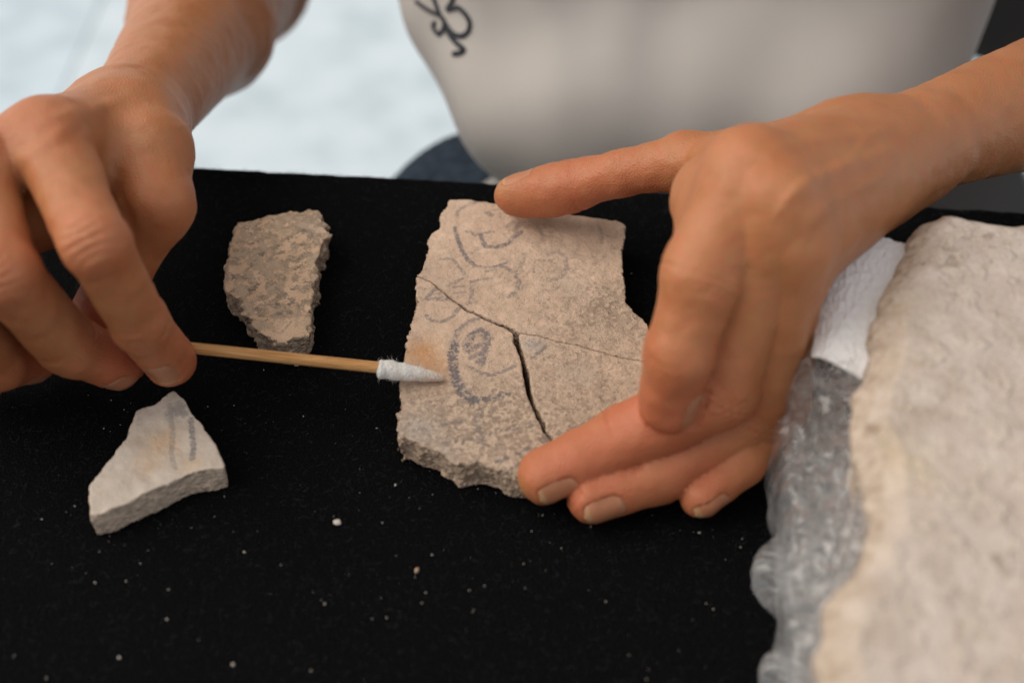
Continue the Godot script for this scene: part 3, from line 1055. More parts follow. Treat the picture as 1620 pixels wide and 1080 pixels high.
func build_bubble_wrap() -> void:
	var o := thing("bubble_wrap", "crumpled clear bubble wrap tucked along the thick slab's left side", "bubble wrap")
	var m := mat(Color(0.92, 0.94, 0.96), 0.07, 0.62)
	m.transparency = BaseMaterial3D.TRANSPARENCY_ALPHA
	m.albedo_color.a = 0.1
	var clear := m.duplicate()
	clear.albedo_color.a = 0.03
	var crumple := FastNoiseLite.new()
	crumple.seed = 21
	crumple.noise_type = FastNoiseLite.TYPE_CELLULAR
	crumple.cellular_return_type = FastNoiseLite.RETURN_DISTANCE
	crumple.fractal_type = FastNoiseLite.FRACTAL_FBM
	crumple.fractal_octaves = 2
	crumple.frequency = 0.12
	var soft := FastNoiseLite.new()
	soft.seed = 22
	soft.frequency = 0.02
	# ribs from the far end to the near one: [x of the fold, z, height of the fold, x and height where it meets the slab]
	var ribs := [
		[Vector3(67.2, 44.0, 46.9), Vector3(75.4, 55.0, 60.1)], [Vector3(63.3, 36.0, 47.8), Vector3(76.5, 54.0, 65.6)], [Vector3(63.0, 28.0, 53.5), Vector3(76.5, 50.0, 71.2)], [Vector3(62.4, 24.0, 65.6), Vector3(74.8, 48.0, 81.9)], [Vector3(60.8, 24.0, 82.0), Vector3(73.2, 48.0, 95.2)],
		[Vector3(60.1, 22.0, 92.5), Vector3(70.1, 48.0, 104.6)], [Vector3(59.1, 20.0, 100.9), Vector3(64.4, 48.0, 115.0)], [Vector3(58.5, 18.0, 110.5), Vector3(58.5, 48.0, 127.5)], [Vector3(56.5, 16.0, 124.1), Vector3(54.6, 46.0, 139.2)]]
	for layer in 3:
		var pts := PackedVector3Array()
		var cols := 130
		var rows := 190
		for r in rows:
			var s := r / float(rows - 1) * (ribs.size() - 1)
			var i := mini(int(s), ribs.size() - 2)
			var fr := smoothstep(0.0, 1.0, s - i) * 0.5 + (s - i) * 0.5
			var left: Vector3 = ribs[i][0].lerp(ribs[i + 1][0], fr)
			var right: Vector3 = ribs[i][1].lerp(ribs[i + 1][1], fr)
			for k in cols:
				var v := k / float(cols - 1)
				var p: Vector3
				if layer == 2:
					# the flap that lies on the cloth under the bundle
					p = Vector3(left.x + 2.0, 3.0, left.z + 2.0).lerp(Vector3(right.x + 2.0, 2.0, right.z), v)
				else:
					# up round the fold, then across to the slab
					if v < 0.28:
						var an := PI * (v / 0.28)
						var hgt := left.y * 0.5
						p = Vector3(left.x + 3.0 - 3.0 * sin(an), hgt - cos(an) * hgt + 1.0, left.z)
					else:
						p = (left + Vector3(3.0, 1.0, 0)).lerp(right, (v - 0.28) / 0.72)
						p.y -= 6.0 * sin(PI * (v - 0.28) / 0.72)
					if layer == 1: p += Vector3(2.2, -3.0, 0.4)
				var along := r * 0.9
				var across := v * 42.0
				var cr := (crumple.get_noise_2d(along * 0.7 + layer * 130.0, across * 1.2) + 0.5) * (6.0 if layer == 0 else 4.5)
				var so := soft.get_noise_2d(along, across + layer * 60.0) * 3.0
				# bubbles in offset rows
				var bu := 0.0
				if layer != 1:
					var row := floorf(across / 6.2)
					var bx := fposmod(along + (3.6 if int(row) % 2 else 0.0), 7.2) - 3.6
					var by := across - row * 6.2 - 3.1
					var rr := (bx * bx + by * by) / 8.6
					if rr < 1.0: bu = 1.7 * sqrt(1.0 - rr)
				var up := Vector3(-0.45, 0.85, 0.25)
				if v < 0.2 and layer != 2: up = Vector3(-0.45, 0.1, 0.1)
				p += up * (cr + so + bu)
				p.y = maxf(p.y, 0.6 + 0.5 * layer)
				pts.append(p)
		# the far end is a single clear ply, the rest lies doubled and looks milky
		var cut := 52 + layer * 5
		var far_end := ArrayMesh.new()
		sheet(far_end, pts.slice(0, (cut + 1) * cols), cols, clear)
		put("film", far_end, null, o)
		var mesh := ArrayMesh.new()
		sheet(mesh, pts.slice(cut * cols), cols, m)
		put("film", mesh, null, o)
	# a hard-creased ply inside: plain facets
	var rng := RandomNumberGenerator.new()
	rng.seed = 41
	for ply in 2:
		var n_r := 52
		var n_c := 15
		var g := PackedVector3Array()
		for r in n_r:
			var s := clampf(r / float(n_r - 1) * (ribs.size() - 1), 0.0, ribs.size() - 1.001)
			var i := int(s)
			var left: Vector3 = ribs[i][0].lerp(ribs[i + 1][0], s - i)
			var right: Vector3 = ribs[i][1].lerp(ribs[i + 1][1], s - i)
			for k in n_c:
				var v := k / float(n_c - 1)
				var p := (left + Vector3(2.0, -3.0 - 5.0 * ply, 0)).lerp(right + Vector3(0, -2.0 - 6.0 * ply, 0), v)
				p += Vector3(rng.randf_range(-1.3, 1.3), rng.randf_range(-2.6, 2.6), rng.randf_range(-1.3, 1.3))
				p.y = maxf(p.y, 1.0)
				g.append(p)
		var st := SurfaceTool.new()
		st.begin(Mesh.PRIMITIVE_TRIANGLES)
		st.set_smooth_group(0xFFFFFFFF)
		for r in n_r - 1:
			for k in n_c - 1:
				var q := r * n_c + k
				var order := [q, q + 1, q + n_c, q + 1, q + n_c + 1, q + n_c] if rng.randf() < 0.5 else [q, q + 1, q + n_c + 1, q, q + n_c + 1, q + n_c]
				for v in order: st.add_vertex(g[v] * MM)
		st.generate_normals()
		put("creased_film", st.commit(), clear, o)
	# loose curls that stick out to the left
	for c in [[Vector3(65.9, 6.0, 72.3), Vector3(60.3, 12.0, 83.8), Vector3(59.5, 9.0, 88.6), Vector3(62.4, 4.0, 91.8), 6.5], [Vector3(62.2, 4.0, 102.0), Vector3(58.9, 9.0, 108.2), Vector3(57.9, 8.0, 112.2), Vector3(59.8, 3.0, 115.5), 6.0]]:
		var pts := PackedVector3Array()
		var cols := 40
		for r in 60:
			var s := r / 59.0
			var q: Vector3 = c[0].bezier_interpolate(c[1], c[2], c[3], s)
			for k in cols:
				var an := TAU * k / (cols - 1) * 0.86 + 0.6
				var rad: float = c[4] * (0.45 + 0.55 * sin(PI * clampf(s, 0.04, 0.96)))
				var n := crumple.get_noise_2d(r * 1.2 + 400.0, k * 0.9) * 1.6
				var p := q + Vector3(cos(an) * (rad + n), sin(an) * (rad * 0.8 + n), 0.25 * rad * sin(an * 2.0))
				p.y = maxf(p.y, 0.7)
				pts.append(p)
		var mesh := ArrayMesh.new()
		sheet(mesh, pts, cols, m)
		put("loose_curl", mesh, null, o)


# ---------------------------------------------------------------- the person
var body_mesh: ArrayMesh
var skin: StandardMaterial3D

func crease(b: Blob, at: Vector3, axis: Vector3, wide: float, reach: float, deep: float, bow := 0.0) -> void:
	b.creases.append([at, axis.normalized(), wide, reach, deep, bow])


# the wrinkles over a knuckle: out is the way its back faces
func knuckle(b: Blob, at: Vector3, axis: Vector3, out: Vector3, r: float, size := 1.0) -> void:
	var ax := axis.normalized()
	var up := (out - ax * out.dot(ax)).normalized()
	for k in [[-3.4, 0.42, 0.03], [-1.9, 0.6, 0.022], [-0.2, 0.75, 0.0], [1.6, 0.6, -0.022], [3.2, 0.4, -0.03]]:
		crease(b, at + up * r + ax * k[0] * size, ax, 0.75, 4.8 * size, k[1] * 0.95, k[2])


# a low ridge (a tendon or a vein) under the skin, from points just above it that are let down along the given way
func ridge(b: Blob, points: Array, down: Vector3, high: float, wide: float) -> void:
	var spots := []
	for i in points.size() - 1:
		var p: Vector3 = points[i]
		var q: Vector3 = points[i + 1]
		var n := maxi(1, int((q - p).length() / 3.0))
		for k in n:
			var v := p.lerp(q, k / float(n)) - down * 40.0
			b.prep(v, 60.0)
			for _s in 40:
				var dd := b.d(v)
				if dd < 0.05: break
				v += down * dd * 0.8
			spots.append([v, (q - p).normalized()])
	for t in spots:
		var across: Vector3 = t[1].cross(down).normalized()
		b.creases.append([t[0], across, wide, 3.2, -high * 0.55, 0.0])


# one firm line on the inner side of a joint
func flexor(b: Blob, at: Vector3, axis: Vector3, out: Vector3, r: float, deep := 0.5) -> void:
	var ax := axis.normalized()
	var up := (out - ax * out.dot(ax)).normalized()
	crease(b, at + up * r, ax, 0.75, 5.0, deep)
	crease(b, at + up * r + ax * 1.9, ax, 0.6, 4.0, deep * 0.5)


func skin_colors(pos: PackedVector3Array, marks: Array) -> PackedColorArray:
	var n := FastNoiseLite.new()
	n.seed = 6
	n.frequency = 0.06
	n.fractal_octaves = 3
	var col := PackedColorArray()
	col.resize(pos.size())
	var base := Color(0.425, 0.188, 0.080)
	var tan := Color(0.385, 0.155, 0.056)
	var red := Color(0.50, 0.130, 0.072)
	for i in pos.size():
		var p := pos[i]
		var v := n.get_noise_3dv(p)
		var v2 := n.get_noise_3dv(p * 6.0)
		var c := base.lerp(tan, clampf(0.5 + v * 0.9, 0.0, 1.0))
		c = c.lerp(red, clampf(v2 * 0.5 + 0.1, 0.0, 0.4))
		for k in marks:
			var q: float = (p - k[0]).length_squared() / (k[1] * k[1])
			if q < 4.0:
				c = c.lerp(k[2] if k.size() > 3 else red, k[-1] * exp(-q) * (0.85 + 0.4 * v))
		col[i] = c
	return col


# a nail on a finger tip: at the middle of the plate, along the finger, out of its back
func nail(person: Node3D, b: Blob, g: int, at: Vector3, along: Vector3, out: Vector3, length: float, width: float, m: Material, tip := 0.16) -> void:
	var al := along.normalized()
	var up := (out - al * out.dot(al)).normalized()
	var si := al.cross(up)
	var pts := PackedVector3Array()
	var col := PackedColorArray()
	var cols := 15
	var rows := 19
	b.prep(at, 16.0)
	var own := PackedInt32Array()
	for i in b.act:
		if b.grp[i] == g: own.append(i)
	b.act = own
	for r in rows:
		var s := r / float(rows - 1) * 2.0 - 1.0
		for c in cols:
			var u := c / float(cols - 1) * 2.0 - 1.0
			# rounded outline
			var lim := pow(maxf(0.0, 1.0 - pow(absf(s), 3.4)), 0.36)
			var q := at + al * (s * length * 0.5) + si * (u * width * 0.5 * lim)
			var p := q + up * 7.0
			for _i in 14:
				var dd := b.d(p) - 0.12
				if dd < 0.02 or (p - q).dot(up) < -8.0: break
				p -= up * dd * 0.8
			# the plate is flatter than the flesh
			var edge := maxf(absf(u), absf(s))
			p += up * (0.30 * (1.0 - u * u) - 0.42 * smoothstep(0.86, 1.0, edge))
			pts.append(p)
			var k := smoothstep(1.0 - tip * 2.2, 1.0 - tip * 1.6, s)
			var cc := Color(0.42, 0.178, 0.095).lerp(Color(0.48, 0.285, 0.15), k)
			cc = cc.lerp(Color(0.46, 0.245, 0.15), 0.5 * smoothstep(-0.55, -0.8, s))
			col.append(cc)
	var mesh := ArrayMesh.new()
	sheet(mesh, pts, cols, m, null, col)
	put("fingernail", mesh, null, person)


func bed(b: Blob, at: Vector3, along: Vector3, out: Vector3, length: float, width: float) -> void:
	var al := along.normalized()
	var up := (out - al * out.dot(al)).normalized()
	b.beds.append([at, al, al.cross(up), up, length * 0.5, width * 0.5])


func build_person() -> void:
	var o := thing("person", "person in a white T-shirt and jeans, hands working on the painted fragment with a swab", "person")
	skin = mat(Color(1, 1, 1), 0.42, 0.44)
	skin.vertex_color_use_as_albedo = true
	skin.subsurf_scatter_enabled = true
	skin.subsurf_scatter_strength = 0.2
	relief(skin, noise_tex(301, 0.07, 3, FastNoiseLite.TYPE_CELLULAR), 0.22)
	triplanar(skin, 19.0)
	var nail_m := mat(Color(1, 1, 1), 0.36, 0.42)
	nail_m.vertex_color_use_as_albedo = true
	body_mesh = ArrayMesh.new()
	var nails := []

	# ---- the hand on the fragment
	var L := Blob.new()
	var w := Vector3(106.9, 54.0, -17.3)
	var elbow := Vector3(300, 4, -172)
	var im := Vector3(53.3, 79.0, 24.2)
	var ip := Vector3(42.5, 63.0, 42.4)
	var idp := Vector3(38.2, 47.0, 51.5)
	var it := Vector3(37.0, 32.0, 52.2)
	var mm := Vector3(58.8, 78.0, 34.3)
	var mp := Vector3(49.3, 32.0, 48.6)
	var md := Vector3(27.2, 16.0, 50.3)
	var mt := Vector3(8.1, 9.5, 56.6)
	var rm := Vector3(62.7, 69.0, 38.7)
	var rp := Vector3(59.7, 19.0, 44.4)
	var rd := Vector3(35.9, 9.5, 54.8)
	var rt := Vector3(19.8, 6.8, 60.7)
	var pm := Vector3(64.5, 54.0, 34.8)
	var pp := Vector3(67.4, 18.0, 39.9)
	var pd := Vector3(56.3, 11.0, 52.6)
	var ptp := Vector3(47.1, 6.5, 59.9)
	var tc := Vector3(86.7, 55.0, -12.1)
	var tm := Vector3(48.2, 40.0, -30.4)
	var ti := Vector3(17.5, 25.0, -39.4)
	var tt := Vector3(0.4, 19.0, -42.3)
	# arm and palm
	L.bone(0, elbow, w.lerp(elbow, 0.55), 33.0, 26.0, 12.0)
	L.bone(0, w.lerp(elbow, 0.55), w.lerp(elbow, 0.05) + Vector3(0, 1, -2), 26.0, 14.5, 12.0)
	L.bone(0, w + Vector3(-3, 1, -1), im, 10.0, 8.2, 8.0)
	L.bone(0, w + Vector3(0, 2, 0), mm, 10.5, 8.6, 9.0)
	L.bone(0, w + Vector3(-1, 1, 0), rm, 9.5, 8.0, 9.0)
	L.bone(0, w + Vector3(-3, -1, 0), pm, 8.5, 7.2, 9.0)
	L.bone(0, w + Vector3(-5, -8, 2), (mm + rm) * 0.5 + Vector3(0, -14, -10), 9.0, 7.0, 9.0)
	L.bone(0, w + Vector3(0, 0, -2), tc, 9.0, 8.5, 8.0)
	L.bone(0, tc, tm, 11.5, 7.4, 12.0)
	L.bone(0, Vector3(54.0, 48.0, -17.0), Vector3(46.6, 64.0, 16.3), 5.6, 5.6, 10.0)
	L.bone(0, Vector3(46.1, 63.0, 16.5), Vector3(43.5, 63.0, 35.5), 6.0, 7.0, 10.0)
	L.bone(0, Vector3(64.1, 54.0, -13.4), Vector3(49.1, 62.0, 9.9), 7.0, 6.0, 10.0)
	L.bone(0, tc, im + Vector3(2, -8, -2), 10.0, 7.0, 14.0)
	# fingers
	L.chain(1, [im, ip, idp, it], [9.2, 8.8, 7.7, 7.5], 3.0)
	L.chain(2, [mm, mp, md, mt], [8.6, 9.0, 8.2, 7.0])
	L.chain(3, [rm, rp, rd, rt], [8.0, 8.6, 7.7, 6.7])
	L.chain(4, [pm, pp, pd, ptp], [7.8, 7.2, 6.5, 5.8])
	L.chain(5, [tm, Vector3(31.4, 33.0, -34.4), ti, tt], [7.6, 6.5, 7.5, 5.6])
	L.bone(5, ti.lerp(tt, 0.35) + Vector3(0, -0.8, 1.4), tt + Vector3(4, -0.4, 1.0), 6.6, 5.6, 4.0)
	var back := Vector3(0.25, 0.55, 0.75)
	knuckle(L, ip, idp - im, Vector3(0.45, 0.75, 0.45), 9.0)
	knuckle(L, mp, md - mm, Vector3(0.35, 0.5, 0.8), 9.0)
	knuckle(L, rp, rd - rm, Vector3(0.35, 0.5, 0.8), 8.6)
	knuckle(L, ti, tt - tm, Vector3(-0.1, 0.85, -0.5), 8.2, 0.9)
	knuckle(L, md, mt - mp, Vector3(0.4, -0.1, 0.9), 8.0, 0.7)
	flexor(L, md, mt - mp, Vector3(-0.35, 0.75, -0.4), 8.0, 0.7)
	flexor(L, idp, it - ip, Vector3(-0.75, 0.45, 0.4), 8.0, 0.25)
	flexor(L, ip, idp - im, Vector3(-0.95, 0.1, 0.2), 9.0, 0.4)
	flexor(L, ti + Vector3(2, 0, 0), tt - tm, Vector3(0, -0.3, 1), 8.0, 0.5)
	var sight := Vector3(0.35, -0.62, -0.70).normalized()
	ridge(L, [Vector3(91.2, 70.0, -1.2), Vector3(72.9, 75.0, 10.2), Vector3(57.7, 80.0, 23.2)], sight, 0.55, 1.8)
	ridge(L, [Vector3(90.2, 70.0, 6.9), Vector3(73.8, 75.0, 21.8), Vector3(61.7, 80.0, 36.8)], sight, 0.6, 1.7)
	ridge(L, [Vector3(89.4, 66.0, 11.4), Vector3(75.5, 70.0, 25.2), Vector3(67.1, 70.0, 36.4)], sight, 0.5, 1.6)
	ridge(L, [Vector3(87.3, 70.0, 2.9), Vector3(80.8, 70.0, 12.9), Vector3(69.8, 72.0, 22.6), Vector3(60.8, 72.0, 34.0)], sight, 0.4, 1.0)
	var L_nails := [
		[it + (it - idp).normalized() * 0.5 + Vector3(3.8, 2.4, 2.6), it - idp, Vector3(0.70, 0.58, 0.42), 10.5, 8.6],
		[mt + (mt - md).normalized() * -2.0 + Vector3(1.5, -0.4, 5.0), mt - md, Vector3(0.3, 0.05, 0.95), 10.5, 9.0],
		[rt + (rt - rd).normalized() * -1.2 + Vector3(1.5, 0.2, 5.0), rt - rd, Vector3(0.3, 0.25, 0.92), 10.5, 8.8],
		[ptp + (ptp - pd).normalized() * 1.5 + Vector3(3.5, 0.5, 3.5), ptp - pd, Vector3(0.75, 0.25, 0.6), 9.0, 7.2],
		[tt + (tt - ti).normalized() * -1.8 + Vector3(0, 4.5, -2.5), tt - ti, Vector3(-0.15, 0.8, -0.58), 10.5, 9.0]]
	for n in L_nails: bed(L, n[0], n[1], n[2], n[3], n[4])
	L.noise = FastNoiseLite.new()
	L.noise.frequency = 0.07
	L.noise.fractal_octaves = 3
	L.amp = 0.55
	var r := nets(L, 1.0)
	var marks := [[it, 14.0, 0.85], [idp, 9.0, 0.35], [ip, 8.0, 0.3], [mt, 13.0, 0.6], [md, 13.0, 0.5], [rt, 12.0, 0.55], [rd, 12.0, 0.3], [ptp, 11.0, 0.6], [tt, 12.0, 0.4], [ti, 11.0, 0.55], [(ti + tm) * 0.5 + Vector3(0, -6, 4), 16.0, 0.45], [mp, 10.0, 0.25], [rp, 9.0, 0.25], [im, 10.0, 0.2], [mt + (mt - md).normalized() * 7.0, 4.5, Color(0.46, 0.25, 0.10), 0.8], [tt + Vector3(-5, 4, -2), 6.0, Color(0.46, 0.25, 0.10), 0.7]]
	add_surface(body_mesh, r[0], r[1], r[2], skin, skin_colors(r[0], marks))
	var fingers := [1, 2, 3, 4, 5]
	for k in 5:
		var n: Array = L_nails[k]
		nail(o, L, fingers[k], n[0], n[1], n[2], n[3], n[4], nail_m)
	say("left hand %d" % r[0].size())

	# ---- the hand with the swab
	var H := Blob.new()
	var w2 := Vector3(-107.9, 44.0, -41.5)
	var elbow2 := Vector3(-129.2, -47.6, -291.8)
	var im2 := Vector3(-112.9, 70.0, 0.8)
	var ip2 := Vector3(-94.7, 66.0, 34.4)
	var id2 := Vector3(-91.2, 37.0, 30.9)
	var it2 := Vector3(-89.0, 17.0, 24.0)
	var mm2 := Vector3(-128.3, 69.0, 11.1)
	var mp2 := Vector3(-115.7, 61.0, 39.1)
	var md2 := Vector3(-110.9, 29.0, 30.1)
	var mt2 := Vector3(-103.7, 13.0, 21.7)
	var rm2 := Vector3(-138.0, 62.0, 17.2)
	var rp2 := Vector3(-130.2, 48.0, 39.6)
	var rd2 := Vector3(-130.7, 24.0, 30.8)
	var rt2 := Vector3(-128.3, 11.0, 18.1)
	var pm2 := Vector3(-148.2, 52.0, 17.1)
	var pp2 := Vector3(-144.3, 38.0, 33.7)
	var pd2 := Vector3(-143.0, 20.0, 31.4)
	var pt2 := Vector3(-140.6, 9.0, 23.2)
	var tc2 := Vector3(-102.0, 52.0, -28.8)
	var tm2 := Vector3(-94.5, 55.0, -14.8)
	var ti2 := Vector3(-90.8, 50.0, 0.4)
	var tt2 := Vector3(-108.8, 22.0, 10.2)
	H.bone(0, elbow2, w2.lerp(elbow2, 0.55), 31.0, 25.0, 14.0)
	H.bone(0, w2.lerp(elbow2, 0.55), w2, 25.0, 13.0, 14.0)
	H.bone(0, w2, im2, 12.0, 9.8, 10.0)
	H.bone(0, w2 + Vector3(-5, -2, 2), mm2, 11.0, 9.4, 10.0)
	H.bone(0, w2 + Vector3(-8, -4, 4), rm2, 10.5, 9.0, 10.0)
	H.bone(0, w2 + Vector3(-10, -8, 5), pm2, 10.0, 8.2, 10.0)
	H.bone(0, w2 + Vector3(-4, -12, 6), (mm2 + rm2) * 0.5 + Vector3(0, -16, -4), 12.0, 9.0, 14.0)
	H.bone(0, w2, tc2, 13.0, 11.0, 12.0)
	H.bone(0, tc2, im2 + Vector3(5, -14, -4), 8.0, 5.0, 12.0)
	H.chain(1, [im2, ip2, id2, it2], [9.6, 7.5, 7.0, 6.9])
	H.chain(2, [mm2, mp2, md2, mt2], [9.0, 8.0, 7.7, 6.9])
	H.chain(3, [rm2, rp2, rd2, rt2], [9.8, 8.6, 7.6, 6.6])
	H.chain(4, [pm2, pp2, pd2, pt2], [8.6, 7.4, 6.6, 6.0])
	H.chain(5, [tc2, tm2, ti2, tt2], [11.0, 10.4, 8.8, 7.4], 5.0)
	knuckle(H, ip2, id2 - im2, Vector3(0, 0.8, 1.0), 8.9, 1.1)
	knuckle(H, mp2, md2 - mm2, Vector3(0, 0.8, 1.0), 9.2, 1.0)
	knuckle(H, id2, it2 - ip2, Vector3(0.1, 0.25, 1.0), 7.8, 0.75)
	knuckle(H, md2, mt2 - mp2, Vector3(-0.2, 0.0, 1.0), 8.2, 0.75)
	crease(H, Vector3(-94.2, 68.0, 8.3), Vector3(0.8, 0.1, -0.6), 1.6, 9.0, 1.4)
	crease(H, Vector3(-94.9, 56.0, 9.8), Vector3(0.9, 0.0, -0.4), 1.2, 7.0, 0.8)
	flexor(H, id2 + Vector3(4, 0, 0), it2 - ip2, Vector3(1, 0.1, 0.1), 6.5, 0.5)
	flexor(H, md2 + Vector3(2, 2, 0), mt2 - mp2, Vector3(0.8, 0.5, -0.2), 7.5, 0.6)
	var sight2 := Vector3(-0.25, -0.64, -0.72).normalized()
	ridge(H, [Vector3(-106.1, 58.0, -29.0), Vector3(-110.1, 64.0, -16.1), Vector3(-112.2, 70.0, -4.9)], sight2, 0.6, 1.8)
	ridge(H, [Vector3(-108.0, 58.0, -26.1), Vector3(-112.3, 66.0, -1.3), Vector3(-118.7, 70.0, 10.9)], sight2, 0.5, 1.8)
	var H_nails := [
		[it2 + (it2 - id2).normalized() * -1.0 + Vector3(-0.5, 2.0, 5.0), it2 - id2, Vector3(-0.1, 0.48, 0.87), 10.5, 9.0],
		[mt2 + (mt2 - md2).normalized() * 1.0 + Vector3(0.5, -1.5, 5.0), mt2 - md2, Vector3(0.12, -0.12, 0.95), 10.5, 9.0],
		[rt2 + (rt2 - rd2).normalized() * 1.0 + Vector3(0, -1.0, 5.0), rt2 - rd2, Vector3(0.1, -0.3, 0.9), 10.0, 8.6]]
	for n in H_nails: bed(H, n[0], n[1], n[2], n[3], n[4])
	H.noise = L.noise
	H.amp = 0.55
	r = nets(H, 1.0)
	marks = [[it2, 15.0, 0.7], [id2, 10.0, 0.3], [ip2, 10.0, 0.5], [im2 + Vector3(0, 8, 4), 12.0, 0.3], [mt2, 14.0, 0.6], [mp2, 11.0, 0.45], [md2, 10.0, 0.3], [rt2, 14.0, 0.6], [rd2, 12.0, 0.4], [tt2, 16.0, 0.7], [ti2, 10.0, 0.35]]
	add_surface(body_mesh, r[0], r[1], r[2], skin, skin_colors(r[0], marks))
	for k in 3:
		var n: Array = H_nails[k]
		nail(o, H, k + 1, n[0], n[1], n[2], n[3], n[4], nail_m)
	say("right hand %d" % r[0].size())

	# ---- the trunk and upper arms, inside the clothes
	var sl := Vector3(225, 250, -235)
	var sr := Vector3(-55, 250, -250)
	var T := Blob.new()
	T.margin = 60.0
	T.bone(0, elbow, sl, 38.0, 44.0, 20.0)
	T.bone(0, elbow2, sr, 35.0, 44.0, 20.0)
	T.bone(0, sl, sr, 46.0, 46.0, 40.0)
	T.bone(0, Vector3(50, 180, -240), Vector3(60, -200, -280), 44.0, 44.0, 50.0)
	T.bone(0, Vector3(130, 180, -235), Vector3(120, -200, -280), 44.0, 44.0, 50.0)
	T.bone(0, Vector3(90, 255, -225), Vector3(88, 345, -180), 50.0, 46.0, 30.0)
	T.bone(0, Vector3(88, 400, -175), Vector3(88, 410, -130), 74.0, 70.0, 30.0)
	T.bone(0, Vector3(88, 350, -120), Vector3(88, 335, -85), 50.0, 32.0, 30.0)
	T.bone(0, Vector3(88, 395, -62), Vector3(88, 362, -40), 7.0, 11.0, 14.0)
	T.bone(0, Vector3(15, 385, -155), Vector3(15, 365, -150), 13.0, 9.0, 6.0)
	T.bone(0, Vector3(161, 385, -155), Vector3(161, 365, -150), 13.0, 9.0, 6.0)
	r = nets(T, 6.0)
	add_surface(body_mesh, r[0], r[1], r[2], skin, skin_colors(r[0], []))
	put("body", body_mesh, null, o)
	var hair := Blob.new()
	hair.margin = 60.0
	hair.bone(0, Vector3(88, 405, -190), Vector3(88, 425, -140), 82.0, 72.0, 30.0)
	hair.bone(0, Vector3(88, 400, -210), Vector3(96, 330, -275), 60.0, 36.0, 30.0)
	hair.noise = FastNoiseLite.new()
	hair.noise.frequency = 0.03
	hair.amp = 5.0
	r = nets(hair, 6.0, 5.0)
	var hm := ArrayMesh.new()
	add_surface(hm, r[0], r[1], r[2], mat(Color(0.05, 0.032, 0.02), 0.5))
	put("hair", hm, null, o)

	# ---- the shirt
	var S := Blob.new()
	S.margin = 70.0
	S.bone(0, Vector3(14, -3, -202), Vector3(132, -3, -200), 53.3, 53.3, 43.0)
	S.bone(0, Vector3(7, 61, -233), Vector3(142, 61, -228), 61.9, 61.9, 51.6)
	S.bone(0, Vector3(4, 173, -265), Vector3(155, 173, -261), 68.8, 68.8, 51.6)
	S.bone(0, Vector3(20, -30, -161), Vector3(128, -28, -167), 43.4, 44.9, 18.0)
	S.bone(0, Vector3(14, -109, -155), Vector3(128, -109, -174), 46.4, 48.0, 18.0)
	S.bone(0, sl, sr, 56.0, 56.0, 40.0)
	S.bone(0, sl, sl.lerp(elbow, 0.45), 56.0, 54.0, 30.0)
	S.bone(0, sr, sr.lerp(elbow2, 0.45), 56.0, 54.0, 30.0)
	S.noise = FastNoiseLite.new()
	S.noise.seed = 17
	S.noise.frequency = 0.013
	S.noise.fractal_octaves = 2
	S.amp = 8.0
	S.stretch = Vector3(1.0, 0.6, 0.6)
	r = nets(S, 4.0, 6.0)
	var cloth := mat(Color(0.55, 0.525, 0.495), 0.9, 0.3)
	cloth.rim_enabled = true
	cloth.rim = 0.25
	relief(cloth, noise_tex(401, 0.25, 2), 0.25)
	triplanar(cloth, 40.0)
	var sm := ArrayMesh.new()
	add_surface(sm, r[0], r[1], r[2], cloth)
	var shirt := put("shirt", sm, null, o)
	# the line drawing printed on it
	var ink := mat(Color(0.03, 0.035, 0.045), 0.8)
	S.prep(Vector3(0, -20, -230), 120.0)
	var lm := ArrayMesh.new()
	var eye := Vector3(0, 254.56, 254.56)
	var loops := [
		[[Vector3(-22.3, 1.0, -199.0), Vector3(-23.3, -4.2, -193.7), Vector3(-25.3, -6.9, -191.1), Vector3(-21.1, -6.4, -191.6), Vector3(-17.1, -9.5, -188.5), Vector3(-16.9, -12.5, -185.5), Vector3(-19.6, -14.2, -183.7), Vector3(-23.1, -13.5, -184.4), Vector3(-25.8, -11.1, -186.9), Vector3(-27.5, -8.8, -189.2)], 1.05],
		[[Vector3(-32.3, 0.1, -198.1), Vector3(-30.5, -4.2, -193.7), Vector3(-28.3, -8.3, -189.7), Vector3(-26.8, -10.0, -188.0), Vector3(-26.8, -12.0, -186.0), Vector3(-28.8, -13.7, -184.3), Vector3(-31.0, -11.6, -186.4), Vector3(-29.8, -10.2, -187.8)], 1.0],
		[[Vector3(-37.7, -4.6, -193.4), Vector3(-34.7, -6.2, -191.8), Vector3(-31.3, -7.6, -190.4), Vector3(-28.0, -8.6, -189.4)], 0.9],
		[[Vector3(-25.8, -12.5, -185.5), Vector3(-24.3, -14.1, -183.9), Vector3(-21.8, -16.2, -181.8), Vector3(-18.9, -18.1, -179.9), Vector3(-20.8, -19.0, -179.0), Vector3(-23.3, -19.2, -178.8)], 1.1]]
	for l in loops:
		var path := []
		var raw: Array = l[0]
		for i in raw.size() - 1:
			for k in 6:
				var p0: Vector3 = raw[maxi(i - 1, 0)]
				var p3: Vector3 = raw[mini(i + 2, raw.size() - 1)]
				path.append(raw[i].cubic_interpolate(raw[i + 1], p0, p3, k / 6.0))
		var radii := []
		for i in path.size():
			var dir: Vector3 = (path[i] - eye).normalized()
			var p: Vector3 = path[i] - dir * 120.0
			for _k in 60:
				var dd := S.d(p)
				if dd < 0.05: break
				p += dir * dd * 0.7
			path[i] = p
			radii.append(l[1])
		tube(lm, path, radii, ink, 6)
	put("printed_drawing", lm, null, shirt)

	# ---- the jeans
	var J := Blob.new()
	J.margin = 60.0
	var thigh := Vector3(-4.2, -148.2, -191.2)
	J.bone(0, Vector3(70, -205, -330), Vector3(150, -205, -330), 70.0, 70.0, 40.0)
	J.bone(0, thigh + Vector3(70, -50, -130), thigh, 62.0, 60.0, 30.0)
